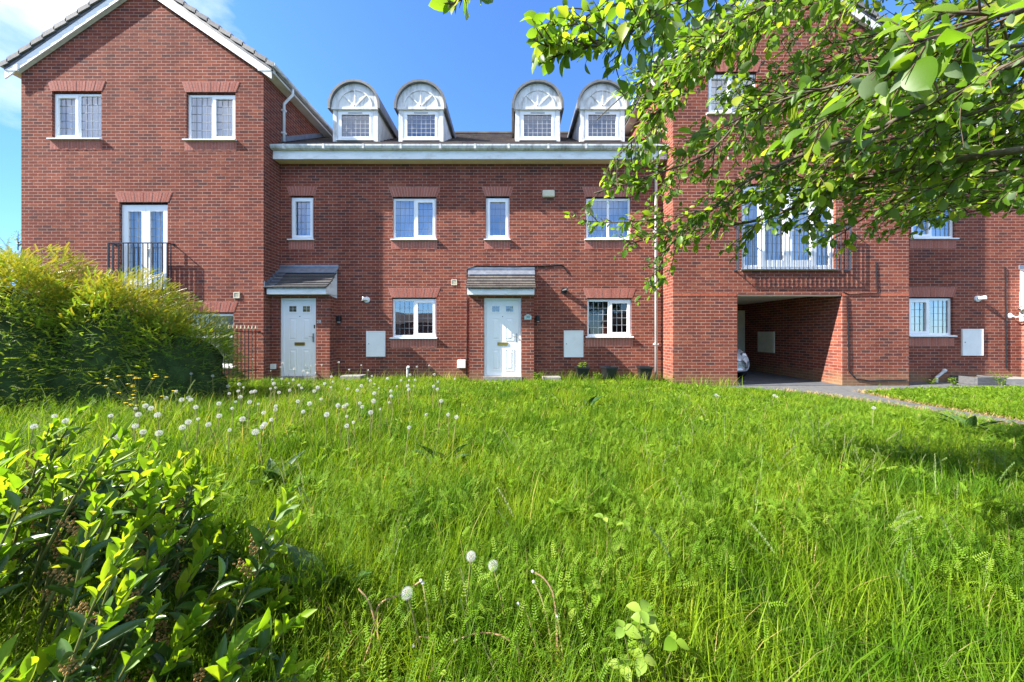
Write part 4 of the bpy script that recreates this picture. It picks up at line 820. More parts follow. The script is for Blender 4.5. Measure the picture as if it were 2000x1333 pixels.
gr = gm.build('grille', M['black'], car); gl_ = MB()
for i in range(4): gl_.box(cx - 0.58, cx + 0.58, cy - 0.008, cy + 0.006, gz0 + 0.37 + i * 0.035, gz0 + 0.38 + i * 0.035)
gl_.build('grille_bar', M['greyiron'], gr)
wsn = MB(); wsn.quad((cx - .60, cy + 1.06, gz0 + 1.02), (cx + .60, cy + 1.06, gz0 + 1.02), (cx + .50, cy + 1.50, gz0 + 1.37), (cx - .50, cy + 1.50, gz0 + 1.37)); wsn.build('windscreen', M['black_glass'], car)
for s in (-1, 1):
    q = MB(); q.poly([(cx + s * .80, cy + 1.15, gz0 + .96), (cx + s * .80, cy + 2.9, gz0 + .99), (cx + s * .66, cy + 2.75, gz0 + 1.34), (cx + s * .66, cy + 1.6, gz0 + 1.33)]); q.build('side_window', M['black_glass'], car)
    mi = MB(); mi.lathe([(0.03, -0.05), (0.085, -0.03), (0.085, 0.03), (0.03, 0.05)], (cx + s * .92, cy + 1.2, gz0 + 0.97), 'y', 12); mi.build('mirror', M['car_paint'], car, smooth=True)
    for y in (0.62, 2.90):
        wlm = MB(); wlm.lathe([(0.18, -0.085), (0.265, -0.085), (0.285, -0.05), (0.285, 0.05), (0.265, 0.085), (0.18, 0.085)], (cx + s * .755, cy + y, gz0 + 0.285), 'x', 24); wo = wlm.build('wheel', M['tyre'], car)
        rm_ = MB(); rm_.lathe([(0.03, s * 0.080), (0.17, s * 0.070), (0.18, s * 0.088)], (cx + s * .755, cy + y, gz0 + 0.285), 'x', 20); rm_.build('rim', M['steel'], wo)
# ------------------------------------------------------------------ houses across the street, seen only in the window reflections
for k, (x, w_) in enumerate(((-46, 20), (-20, 17), (6, 19), (34, 22))):
    hh = thing('distant_house', ('pale', 'long', 'brick', 'wide')[k] + ' house across the street, seen only as a reflection in the windows', 'house', (x, -64, 0), 'houses across the street')
    m = MB(); m.box(x - w_ / 2, x + w_ / 2, -70, -60, -0.2, 3.4); m.build('wall', M['brick'], hh)
    r = MB(); r.prism([(x - w_ / 2 - 0.3, -59.6, 3.4), (x - w_ / 2 - 0.3, -65, 6.0), (x - w_ / 2 - 0.3, -70.4, 3.4)], (w_ + 0.6, 0, 0)); r.build('roof', M['roof'], hh)
# ------------------------------------------------------------------ grass
M['grass'] = leaf_mat('grass_blade', [(0.0, (0.066, 0.145, 0.008)), (0.55, (0.145, 0.255, 0.010)), (0.86, (0.240, 0.330, 0.022)), (0.95, (0.30, 0.30, 0.09)), (1.0, (0.40, 0.32, 0.15))], trans=0.40, rough=0.55, spec=0.12, tgain=1.7,
                      patch=(2.3, (0.55, 0.70, 0.7), (1.38, 1.18, 1.1)))
M['weed'] = leaf_mat('weed_leaf', [(0.0, (0.090, 0.185, 0.012)), (0.7, (0.155, 0.275, 0.018)), (1.0, (0.24, 0.33, 0.04))], trans=0.40, rough=0.6, spec=0.12, tgain=1.6)
M['seedhead'] = leaf_mat('grass_seed_head', [(0.0, (0.16, 0.25, 0.07)), (1.0, (0.30, 0.33, 0.15))], trans=0.3, rough=0.7, spec=0.2, tgain=1.1)
M['straw'] = leaf_mat('dry_straw', [(0.0, (0.38, 0.25, 0.11)), (1.0, (0.50, 0.36, 0.18))], trans=0.25, rough=0.7, spec=0.2, tgain=1.1)
HEDGE = [((-9.2, 4.8), 1.4, 1.0, 2.5), ((-7.5, 5.15), 1.35, 1.0, 2.38), ((-6.35, 5.5), 1.08, 0.95, 2.06), ((-5.58, 5.68), 0.84, 0.85, 1.56)]
def in_hedge(x, y, k=0.85):
    m = np.zeros(np.shape(x), bool)
    for (c, rx, ry, h) in HEDGE: m |= ((x - c[0]) / (rx * k)) ** 2 + ((y - c[1]) / (ry * k)) ** 2 < 1
    return m
def waves(x, y): return (np.sin(1.9 * x + 0.7 * y + 1.0) + np.sin(2.7 * y - 1.3 * x + 2.2) + np.sin(4.3 * x + 3.1 * y) * 0.7 + np.sin(6.9 * y - 5.1 * x + 0.4) * 0.6) / 3.3
def sward(x, y):
    """length of the grass: tall near the viewer and by the hedge, short at the house"""
    L = 0.325 + 0.05 * waves(x, y) + 0.055 * waves(4.1 * x + 2, 4.1 * y) + 0.03 * waves(9.3 * x, 9.3 * y + 1)
    L *= np.interp(y, [0, 2.5, 5.0, 7.0, 8.9], [1.0, 1.0, 0.82, 0.56, 0.46])
    L *= 1 + 0.42 * np.clip((-1.0 - x) / 2.2, 0, 1) * np.clip(y / 3 - 0.3, 0, 1) * np.clip((8.9 - y) / 2.2, 0.25, 1)
    L *= 1 - 0.35 * np.clip((x - 3.0) / 3, 0, 1)
    xl = np.interp(y, [4.5, 6.2, 7.35, 7.98, 8.4], [7.15, 6.95, 6.55, 5.9, 4.5]); L *= np.where((y > 3.5) & (x < 7.4), np.clip(0.25 + (xl - x) / 1.6, 0.25, 1), 1)
    return L
PXY = [(x, y) for x, y in PATH]
def lawn_ok(x, y):
    ok = ~in_poly(x, y, PXY) & ~in_hedge(x, y)
    ok &= (y < 8.97); ok &= ~((x < -6.11) & (y > 8.38)); ok &= ~((x > 3.955) & (x < 9.76) & (y > 8.36))
    ok &= ~((x > -6.2) & (x < -4.6) & (y > 8.55)); ok &= ~((x > -1.15) & (x < 0.62) & (y > 8.5)); ok &= ~((x > 9.3) & (y > 8.3))
    return ok
def pts_lawn(dens, mg=0.4):
    """dens: [(y0, y1, blades per square metre)]"""
    X, Y = [], []
    for y0, y1, d in dens:
        hw = 1.62 * y1 + mg; n = int(d * (y1 - y0) * 2 * hw); y = rng.uniform(y0, y1, n); x = rng.uniform(-hw, hw, n); k = np.abs(x) < 1.62 * y + mg
        X.append(x[k]); Y.append(y[k])
    x, y = np.concatenate(X), np.concatenate(Y); k = lawn_ok(x, y); return x[k], y[k]
tl = np.array([0, 0.3, 0.6, 0.85]); blade = []
for t_ in tl:
    hwid = 0.5 * (1 - t_ ** 2.2) if t_ > 0 else 0.38
    for s in (-1, 1): blade.append((s * hwid, t_ ** 1.9, t_ - 0.16 * t_ ** 3))
blade.append((0, 1.0, 0.84)); blade = np.array(blade)
btri = []
for i in range(3): a = 2 * i; btri += [(a, a + 1, a + 3), (a, a + 3, a + 2)]
btri.append((6, 7, 8)); btri = np.array(btri)
def grass(name, x, y, L, W, lean, mat, tint=None, az=None):
    N = len(x); az = rng.uniform(0, 2 * np.pi, N) if az is None else az
    ca, sa = np.cos(az), np.sin(az); R = np.zeros((N, 3, 3))
    R[:, 0, 0] = ca * W; R[:, 1, 0] = sa * W
    R[:, 0, 1] = -sa * L * lean; R[:, 1, 1] = ca * L * lean; R[:, 2, 1] = 0
    tw = rng.uniform(-0.12, 0.12, N); R[:, 0, 2] = tw * L; R[:, 1, 2] = rng.uniform(-0.12, 0.12, N) * L; R[:, 2, 2] = L * np.sqrt(np.maximum(0.15, 1 - 0.55 * lean ** 2))
    T = np.stack([x, y, gz(x, y)], 1); return scatter(name, blade, btri, R, T, mat, None, tint)
x, y = pts_lawn([(-0.9, 0.75, 2600), (0.75, 2.0, 5200), (2.0, 3.2, 4200), (3.2, 4.8, 2900), (4.8, 6.5, 2100), (6.5, 9.0, 1900)], 1.7)
# tufts: pull blades a little towards clump centres
qx, qy = np.round(x / 0.16 + 0.35 * np.sin(9 * y)) * 0.16, np.round(y / 0.16 + 0.35 * np.sin(8 * x)) * 0.16
kx = rng.random(len(x)) < 0.65; x = np.where(kx, x + (qx - x) * 0.45, x); y = np.where(kx, y + (qy - y) * 0.45, y)
k = lawn_ok(x, y); x, y = x[k], y[k]; N = len(x)
L = sward(x, y) * rng.uniform(0.38, 1.12, N) * (1.0 + 0.35 * (rng.random(N) < 0.07)); W = np.interp(y, [1, 3, 9], [0.0042, 0.0062, 0.011]) * rng.uniform(0.7, 1.35, N)
tn = np.clip(rng.beta(2.2, 2.2, N) * 0.86 + 0.08 * waves(x * 1.3, y * 1.1), 0, 0.86); dry = rng.random(N) < 0.035; tn[dry] = rng.uniform(0.9, 1.0, dry.sum())
# long wisps left standing along the wall foot
wx = np.concatenate([rng.uniform(0.65, 3.95, 900), rng.uniform(-4.5, -1.2, 500), rng.uniform(3.9, 5.6, 260)]); wy = np.concatenate([rng.uniform(8.35, 8.9, 900), rng.uniform(8.3, 8.9, 500), rng.uniform(8.05, 8.34, 260)]); wk = rng.random(len(wx)) < 0.35 + 0.65 * (np.sin(7.3 * wx) * np.sin(3.1 * wx + 1) > 0.05); wx, wy = wx[wk], wy[wk]; nw_ = len(wx)
x = np.concatenate([x, wx]); y = np.concatenate([y, wy]); L = np.concatenate([L, rng.uniform(.14, .42, nw_)]); W = np.concatenate([W, rng.uniform(.007, .012, nw_)]); tn = np.concatenate([tn, np.where(rng.random(nw_) < .25, rng.uniform(.9, 1, nw_), rng.uniform(.3, .86, nw_))])
# tussocks of darker, coarser grass
cx_, cy_ = pts_lawn([(1.2, 3.5, 2.6), (3.5, 8.0, 1.5)]); nb = 170; tx = np.repeat(cx_, nb) + rng.normal(0, .075, len(cx_) * nb); ty = np.repeat(cy_, nb) + rng.normal(0, .075, len(cx_) * nb); g = lawn_ok(tx, ty); tx, ty = tx[g], ty[g]; nt_ = len(tx)
x = np.concatenate([x, tx]); y = np.concatenate([y, ty]); L = np.concatenate([L, sward(tx, ty) * rng.uniform(.7, 1.28, nt_)]); W = np.concatenate([W, np.interp(ty, [1, 3, 9], [0.005, 0.007, 0.011]) * rng.uniform(.7, 1.3, nt_)]); tn = np.concatenate([tn, rng.uniform(0, .28, nt_)]); N = len(x)
kind(grass('lawn_grass', x, y, L, W, np.clip(rng.gamma(2.0, 0.27, N), 0.05, 1.4), M['grass'], tn), 'stuff')
x, y = pts_lawn([(1.0, 2.5, 95), (2.5, 5.0, 45), (5.0, 8.0, 16)]); N = len(x)
kind(grass('dry_stems', x, y, sward(x, y) * rng.uniform(.8, 1.25, N), np.interp(y, [1, 6], [.0030, .007]) * rng.uniform(.6, 1.2, N), rng.uniform(0.5, 1.9, N), M['grass'], rng.uniform(.74, .97, N)), 'stuff')
n = 1500; x = rng.uniform(-5.4, -0.2, n); y = rng.uniform(3.0, 8.2, n); g = lawn_ok(x, y) & (rng.random(n) < np.clip(0.15 - 0.25 * x, 0, 1)); x, y = x[g], y[g]; N = len(x)
kind(grass('bare_flower_stems', x, y, sward(x, y) * rng.uniform(.9, 1.45, N), rng.uniform(.006, .0095, N), rng.uniform(0.1, 0.8, N), M['grass'], rng.uniform(.88, 1.0, N)), 'stuff')
# the far patch past the path: broad low leaves
# ------------------------------------------------------------------ leafy weeds among the grass
def vetch_template(n=7):
    v, f = [], []
    for i in range(n):
        t_ = (i + 1) / n; zc = 0.45 * math.sin(t_ * 1.7); l = 0.26 * (1 - 0.45 * t_) * (1 + 0.2 * math.sin(5.1 * i)); w_ = 0.040
        for s in (-1, 1):
            b = (0, t_, zc); d = np.array((s * 0.9, 0.42, 0.10)); p = np.array((-0.42 * s, 0.9, 0)) * w_; b = np.array(b); k = len(v)
            v += [b, b + d * l * 0.5 + p, b + d * l, b + d * l * 0.5 - p]; f.append((k, k + 1, k + 2, k + 3) if s > 0 else (k, k + 3, k + 2, k + 1))
    return np.array(v), np.array(f)
vt, vf = vetch_template()
def fronds(n, sel):
    x, y = pts_lawn([(0.9, 2.2, 1500), (2.2, 3.6, 900), (3.6, 5.5, 480), (5.5, 7.5, 180)], 1.2); g = sel(x, y); x, y = x[g], y[g]; N = len(x)
    az = rng.uniform(0, 2 * np.pi, N); el = rng.uniform(0.1, 0.9, N); d = np.stack([np.cos(az) * np.cos(el), np.sin(az) * np.cos(el), np.sin(el)], 1)
    nr = norm(np.stack([rng.normal(0, .35, N), rng.normal(0, .35, N), np.ones(N)], 1)); Lf = rng.uniform(0.024, 0.056, N) * np.interp(y, [1, 6], [1, 1.4])
    T = np.stack([x, y, gz(x, y) + sward(x, y) * rng.uniform(0.62, 1.08, N)], 1); return frames(d, nr, Lf, Lf), T
Rv, Tv = fronds(0, lambda x, y: (waves(x * 0.55 + 3, y * 0.5) + 0.25 * np.clip(x, -1, 2.5) + 0.5 * waves(2.3 * x + 1, 2.1 * y) > 0.05 + 0.5 * rng.random(len(x))))
wd = kind(scatter('meadow_weeds', vt, vf, Rv, Tv, M['weed']), 'stuff')
# simple leaf: 5 x 3 grid, folded on the midrib, drooping
def leaf_template(shape, fold=0.25, droop=0.25, n=5):
    v, f = [], []
    for i in range(n + 1):
        t_ = i / n; hw = shape(t_) * 0.5; z = -droop * t_ * t_
        for s in (-1, 0, 1): v.append((s * hw, t_, z + abs(s) * hw * fold))
    for i in range(n):
        a = 3 * i; f += [(a, a + 1, a + 4, a + 3), (a + 1, a + 2, a + 5, a + 4)]
    return np.array(v), np.array(f)
ov = lambda t_: max(0.02, math.sin(math.pi * min(1, t_ ** 0.85)) ** 0.8)
lvV, lvF = leaf_template(ov)
def rosette_field(name, x, y, nleaf, Lr, mat, wr=0.34, el=(0.25, 1.1), zoff=0.02, pr=None):
    N = len(x); xs, ys = np.repeat(x, nleaf), np.repeat(y, nleaf); n = len(xs); az = rng.uniform(0, 2 * np.pi, n); e = rng.uniform(*el, n)
    d = np.stack([np.cos(az) * np.cos(e), np.sin(az) * np.cos(e), np.sin(e)], 1); up = np.stack([rng.normal(0, .25, n), rng.normal(0, .25, n), np.ones(n)], 1)
    Lf = rng.uniform(*Lr, n); T = np.stack([xs + rng.normal(0, .01, n), ys + rng.normal(0, .01, n), gz(xs, ys) + zoff], 1)
    return scatter(name, lvV, lvF, frames(d, up, Lf, Lf * wr), T, mat, None, None)
n = 3000; x = rng.uniform(7.42, 16, n); y = rng.uniform(3.5, 8.3, n); g = ~in_poly(x, y, PXY) & (np.abs(x) < 1.62 * y + 2.0); x, y = x[g], y[g]
kind(rosette_field('ground_cover', x, y, 8, (0.05, 0.11), M['weed']), 'stuff')
n = 1100; x = rng.uniform(-6, 7, n); y = 1.9 + 6.1 * rng.random(n) ** 1.1; g = lawn_ok(x, y) & (np.abs(x) < 1.6 * y) & ((x < 4.6) | (y < 5)); x, y = x[g], y[g]
kind(rosette_field('lawn_weeds', x, y, 8, (0.045, 0.105), M['weed'], 0.32, (0.2, 1.1), np.repeat(0.5 * sward(x, y), 8)), 'stuff')
# verge of broken straw along the path edge
e = rng.random(2600); yy = 4.2 + e * 3.6; side = rng.random(2600) < 0.62
xx = np.where(side, np.interp(yy, [4.5, 6.3, 7.55, 7.9], [7.57, 7.44, 7.60, 9.1]), np.interp(yy, [4.5, 6.2, 7.35, 7.98], [7.12, 6.92, 6.52, 5.9])) + rng.normal(0, 0.05, 2600)
kind(grass('dry_grass', xx, yy, rng.uniform(0.05, 0.12, 2600), np.full(2600, 0.008), rng.uniform(0.4, 1.4, 2600), M['straw'], rng.random(2600)), 'stuff')
# seed heads on thin stalks
def seed_template():
    v, f = [], []
    for i in range(5):
        t_ = i / 4; z = t_; yb = 0.18 * t_ ** 3
        for s in (-1, 1): v.append((s * 0.0045, yb, z * 0.72))
    for i in range(4): a = 2 * i; f.append((a, a + 1, a + 3, a + 2))
    for i in range(44):
        t_ = i / 43; q = i * 2.4; r = 0.009 * math.sin(math.pi * (0.15 + 0.8 * t_)) ; b = np.array((0, 0.18 * (0.72 + 0.28 * t_) ** 3, 0.70 + 0.30 * t_)); dv = np.array((math.cos(q) * r, math.sin(q) * r, 0.038)); p = np.array((-math.sin(q), math.cos(q), 0)) * 0.0065
        k = len(v); v += [b - p, b + dv * 0.6 - p * .7, b + dv, b + dv * 0.6 + p]; f.append((k, k + 1, k + 2, k + 3))
    return np.array(v), np.array(f)
stv, stf = seed_template()
x, y = pts_lawn([(1.2, 3.0, 13), (3.0, 6.0, 9), (6.0, 8.4, 9)]); g = rng.random(len(x)) < np.clip(0.42 + 0.22 * x, 0.16, 1); x, y = x[g], y[g]; N = len(x)
az = rng.uniform(0, 2 * np.pi, N); R = np.zeros((N, 3, 3)); H = sward(x, y) * rng.uniform(1.0, 1.5, N); ln = rng.uniform(0.5, 2.2, N); R[:, 0, 0] = np.cos(az) * H; R[:, 1, 0] = np.sin(az) * H; R[:, 0, 1] = -np.sin(az) * H * ln; R[:, 1, 1] = np.cos(az) * H * ln; R[:, 2, 2] = H * np.interp(ln, [0.5, 2.2], [1, 0.82])
kind(scatter('grass_seed_heads', stv, stf, R, np.stack([x, y, gz(x, y)], 1), M['seedhead']), 'stuff')

# ------------------------------------------------------------------ dandelions
M['pappus'] = cloth_mat('seed_down', (0.78, 0.77, 0.75), 0.45); M['dstem'] = surf_mat('flower_stem', (0.24, 0.22, 0.07), 0.55, 0.3, var=0.35, vscale=14)
M['drystem'] = surf_mat('dry_stem', (0.36, 0.22, 0.12), 0.65, 0.25, var=0.3, vscale=18); M['seedcore'] = surf_mat('seed_core', (0.16, 0.10, 0.06), 0.8, 0.2)
def clock_mesh(name, ns, nh, hw):
    """seed clock of unit radius: fine parachutes on rays"""
    m = MB(); ga = math.pi * (3 - math.sqrt(5))
    for i in range(ns):
        z = 1 - 1.92 * (i + 0.5) / ns; r = math.sqrt(max(0, 1 - z * z)); d = Vector((r * math.cos(i * ga), r * math.sin(i * ga), z)); a = d.orthogonal().normalized(); b = d.cross(a)
        p = d * 0.62; m.add([d * 0.12 - a * hw * .6, d * 0.12 + a * hw * .6, p], [(0, 1, 2)])
        for k in range(nh):
            q = 2 * math.pi * k / nh + i; u = a * math.cos(q) + b * math.sin(q); s = d.cross(u); e = d * 0.95 + u * 0.30
            m.add([p - s * hw, p + s * hw, e + s * hw * 0.5, e - s * hw * 0.5], [(0, 1, 2, 3)])
    me = bpy.data.meshes.new(name); me.from_pydata(m.v, [], m.f); me.materials.append(M['pappus']); return me
CL_FAR = clock_mesh('seed_clock', 46, 5, 0.024); CL_NEAR = clock_mesh('seed_clock', 95, 8, 0.009)
core = MB(); core.lathe([(0.02, -0.22), (0.19, -0.14), (0.25, 0), (0.19, 0.14), (0.02, 0.22)], (0, 0, 0), 'z', 8); CORE = bpy.data.meshes.new('seed_core'); CORE.from_pydata(core.v, [], core.f); CORE.materials.append(M['seedcore'])
def child(name, me, par, loc=(0, 0, 0), sc=1.0, rot=None):
    o = bpy.data.objects.new(name, me); COL.objects.link(o); o.parent = par; o.location = loc; o.scale = (sc,) * 3
    if rot: o.rotation_euler = rot
    return o
def dandelion(x, y, h, r, label, group=None, near=False, lean=None, bow=0.0):
    z0 = float(gz(x, y)); lean = lean or (random.uniform(-.06, .06), random.uniform(-.05, .05)); bx, by = x - lean[0], y - lean[1]
    o = thing('dandelion', label, 'dandelion', (bx, by, z0), group)
    m = MB(); P = [(bx + lean[0] * t_ ** 1.6 + bow * math.sin(math.pi * t_) , by + lean[1] * t_ ** 1.6, z0 + (h - z0) * t_) for t_ in (0, .25, .5, .75, .97)]; rr = 0.0034 if near else 0.0036
    m.tube(P, [rr * 1.2, rr * 1.1, rr, rr * 0.9, rr * 0.8], 6); m.build('stem', M['dstem'], o)
    hd = child('seed_head', CL_NEAR if near else CL_FAR, o, (lean[0], lean[1], h - z0), r, (random.uniform(-.4, .4), random.uniform(-.4, .4), random.uniform(0, 6)))
    child('seed_core', CORE, hd)
    return o
HD = [(815,5),(510,64),(482,84),(978,26),(966,50),(1040,58),(1131,42),(1156,36),(1190,36),(1102,38),(914,68),(1114,80),(1090,70),(1156,80),(1283,22),(1339,62),(1405,38),(1442,65),(1706,46),(1773,40),(1242,100),(1547,110),(1669,90),(1800,88),(1912,112),(1697,118),(1620,120),(1664,120),(1820,128),(1010,88),(922,116),(930,138),(912,166),(940,160),(958,186),(1012,136),(1016,174),(1066,146),(1081,162),(974,112),(1036,118),(1206,138),(1168,160),(1150,178),(1240,158),(1330,166),(1383,174),(1404,150),(1462,96),(1440,110),(1477,140),(1500,162),(1475,190),(1598,152),(1656,150),(1662,170),(1565,178),(1567,206),(1690,150),(1797,152),(1817,168),(683,152),(742,140),(737,178),(766,158),(748,210),(688,192),(827,180),(808,184),(723,236),(799,238),(846,248),(632,246),(704,272),(634,313),(507,266),(480,226),(430,226),(466,214),(400,180),(940,260),(939,280),(875,296),(917,334),(880,358),(866,372),(1060,234),(1090,290),(1124,246),(1186,222),(1217,306),(1310,262),(1326,252),(1278,256),(1396,244),(1410,264),(1326,316),(1326,367),(1362,348),(1456,294),(1507,276),(1472,232),(1556,240),(1757,306),(1838,232),(1921,320),(1876,306),(1664,376),(466,347),(434,376),(307,407),(221,400),(178,368),(299,308),(264,272),(233,258),(195,306),(180,272),(46,312),(68,428),(107,542),(346,216),(598,96),(1454,122),(1250,128),(-260,314),(-370,370),(-200,340),(3330,200),(3345,206),(3646,202),(3660,210),(4186,270),(520,330),(575,360),(690,390),(760,330),(830,400)]
GD = 'white dandelion clocks in the long grass'
for i, (a, b) in enumerate(HD):
    px, py = 200 + a / 2.778, 700 + b / 2.778; zt = random.uniform(0.40, 0.54) if px < 1000 else random.uniform(0.14, 0.26)
    Y = min((EYE - zt) * F / (py - 650), 7.7 if px < 900 else 8.0); h = EYE - (py - 650) * Y / F; X = PX(px, Y)
    while in_hedge(X, Y, 1.12) and Y > 2.4: Y -= 0.2; h = EYE - (py - 650) * Y / F; X = PX(px, Y)
    if h > 0.72: Y -= 0.0
    lab = 'white dandelion clock standing in the long grass in front of the houses' if px < 1100 else 'white dandelion clock in the sunny grass beside the path'
    dandelion(X, Y, h, random.choice((0.015, 0.019, 0.022, 0.024, 0.027)), lab, GD if px < 1100 else 'dandelion clocks beside the path')
def near_pt(px, py, z): Y = (EYE - z) * F / (py - 650); return PX(px, Y), Y, z
for (px, py, lab, ln) in ((920, 1087, 'tallest near dandelion clock on a straight stem, left of its close neighbour', (0.02, 0.03)), (963, 1105, 'dandelion clock close to the viewer, the one farthest right of the three', (-0.06, 0.02)), (795, 1159, 'lowest dandelion clock, lying against a bent brown stalk in front', (-0.07, 0.02))):
    X, Y, z = near_pt(px, py, 0.33); dandelion(X, Y, z, 0.021, lab, None, True, ln)
def curve_stalk(label, P, r, mat, knob=True):
    o = thing('bare_stalk', label, 'flower stalk', P[0], 'bare dandelion stalks in front'); pts = [Vector(p) for p in P]; sm = []
    for i in range(len(pts) - 1):
        p0, p1, p2, p3 = pts[max(0, i - 1)], pts[i], pts[i + 1], pts[min(len(pts) - 1, i + 2)]
        for k in range(5):
            t_ = k / 5; sm.append(0.5 * ((2 * p1) + (p2 - p0) * t_ + (2 * p0 - 5 * p1 + 4 * p2 - p3) * t_ ** 2 + (3 * p1 - p0 - 3 * p2 + p3) * t_ ** 3))
    sm.append(pts[-1]); m = MB(); m.tube(sm, [r * (1.15 - 0.4 * i / len(sm)) for i in range(len(sm))], 6); m.build('stalk', M[mat], o)
    if knob:
        k = MB(); k.lathe([(0.001, -0.006), (0.005, -0.002), (0.006, 0.003), (0.002, 0.007)], tuple(sm[-1]), 'z', 8); k.build('bare_head', M['pappus'], o)
def at(px, py, Y): return (PX(px, Y), Y, PZ(py, Y))
ST_ = [('brown stalk arching left over the grass at the front edge', [(710, 1335, 1.22), (728, 1230, 1.25), (742, 1180, 1.28), (785, 1160, 1.3), (822, 1135, 1.3)], 'drystem', True),
       ('long pinkish stalk bowing down to the left, right of the clocks', [(1030, 1333, 1.22), (1018, 1280, 1.23), (985, 1245, 1.24), (935, 1237, 1.25), (888, 1252, 1.25)], 'drystem', True),
       ('straight olive stalk leaning left, third of the leaning row', [(1062, 1340, 1.2), (1048, 1270, 1.24), (1030, 1200, 1.28), (1012, 1180, 1.3)], 'dstem', True),
       ('tall olive stalk with a white knob beside the right clock', [(1080, 1335, 1.2), (1074, 1240, 1.25), (1058, 1170, 1.28), (1042, 1137, 1.3)], 'dstem', True),
       ('brown stalk curving over its neighbour with a hooked top', [(1090, 1330, 1.2), (1087, 1220, 1.26), (1080, 1160, 1.3), (1062, 1130, 1.32), (1040, 1117, 1.33)], 'drystem', True),
       ('short upright stalk with a white knob at the right of the row', [(1100, 1325, 1.2), (1097, 1260, 1.23), (1089, 1205, 1.25)], 'dstem', True),
       ('pale stalk bent in a low loop near the front edge', [(835, 1335, 1.15), (848, 1290, 1.17), (842, 1250, 1.2), (818, 1246, 1.2), (808, 1262, 1.2)], 'drystem', True),
       ('thin olive stalk standing left of the lowest clock', [(760, 1335, 1.2), (740, 1250, 1.22), (722, 1180, 1.25), (700, 1150, 1.27)], 'drystem', False),
       ('olive stalk leaning to a dark bud above the lowest clock', [(843, 1330, 1.2), (838, 1240, 1.24), (832, 1180, 1.27), (826, 1140, 1.3)], 'dstem', True),
       ('fallen brown stalk lying to the right of the stalk row', [(1140, 1340, 1.2), (1120, 1310, 1.22), (1095, 1275, 1.25), (1078, 1262, 1.26)], 'drystem', False),
       ('dry orange stalk standing at the lower right of the row', [(1275, 1335, 1.2), (1265, 1310, 1.22), (1250, 1272, 1.25)], 'drystem', True),
       ('dry grass stem hooked over to the left beside the dark bush', [(690, 1330, 1.25), (695, 1260, 1.3), (660, 1200, 1.35), (600, 1170, 1.4)], 'drystem', False)]
for lab, P, mt, kn in ST_: curve_stalk(lab, [at(*p) for p in P], 0.0034, mt, kn)
# broken straw clump on the right
sc_ = thing('dry_stalk_clump', 'clump of bent straw coloured stalks in the right of the lawn', 'dry stalks', at(1562, 1140, 1.9))
for P in ([(1568, 1140, 1.85), (1556, 1075, 1.9), (1524, 1020, 1.95)], [(1583, 1135, 1.85), (1573, 1080, 1.9), (1556, 1056, 1.92), (1508, 1025, 1.95)], [(1560, 1130, 1.88), (1552, 1068, 1.9), (1520, 1070, 1.92), (1480, 1076, 1.95)], [(1655, 1125, 1.85), (1640, 1085, 1.88), (1600, 1052, 1.9), (1568, 1041, 1.92), (1562, 1060, 1.92)], [(1520, 1115, 1.9), (1500, 1060, 1.93), (1463, 1020, 1.95)], [(1535, 1100, 1.9), (1536, 1070, 1.9), (1548, 1062, 1.9)]):
    pts = [Vector(at(*p)) for p in P]; m = MB(); w_ = 0.0055
    for a, b in zip(pts, pts[1:]):
        u = Vector((w_ * 0.6, 0, w_ * 0.5)); m.add([a - u, a + u, b + u, b - u], [(0, 1, 2, 3)])
    m.build('dry_blade', M['straw'], sc_)
# ------------------------------------------------------------------ clipped-loose hedge of tiny leaves
M['hedge'] = leaf_mat('hedge_leaf', [(0.0, (0.10, 0.20, 0.024)), (0.6, (0.18, 0.30, 0.034)), (1.0, (0.28, 0.37, 0.045))], trans=0.40, rough=0.35, spec=0.5, tgain=1.5, patch=(1.3, (0.65, 0.75, 0.8), (1.35, 1.15, 0.9)))
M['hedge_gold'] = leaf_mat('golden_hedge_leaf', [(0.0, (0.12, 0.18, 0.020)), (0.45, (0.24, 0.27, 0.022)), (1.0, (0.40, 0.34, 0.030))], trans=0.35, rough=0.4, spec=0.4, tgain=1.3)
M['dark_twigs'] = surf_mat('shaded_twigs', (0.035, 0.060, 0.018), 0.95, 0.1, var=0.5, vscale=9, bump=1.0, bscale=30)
def sprig_template(n=10, lw=0.070, ll=0.105):
    v, f = [], []
    for i in range(n):
        t_ = (i + 0.6) / n; b = np.array((0, t_, -0.16 * t_ * t_)); 
        for s in (-1, 1):
            d = norm(np.array((s * 0.95, 0.35, 0.25))); p = norm(np.array((-0.35 * s, 0.95, 0.1))) * lw * 0.5; l = ll * (1 - 0.45 * t_); k = len(v)
            v += [b, b + d * l * 0.55 + p, b + d * l, b + d * l * 0.55 - p]; f.append((k, k + 1, k + 2, k + 3) if s > 0 else (k, k + 3, k + 2, k + 1))
    for i in range(3):
        k = len(v); a, c = i / 3, (i + 1) / 3; v += [np.array((-.008, a, -.16 * a * a)), np.array((.008, a, -.16 * a * a)), np.array((.006, c, -.16 * c * c)), np.array((-.006, c, -.16 * c * c))]; f.append((k, k + 1, k + 2, k + 3))
    return np.array(v), np.array(f)
spv, spf = sprig_template()
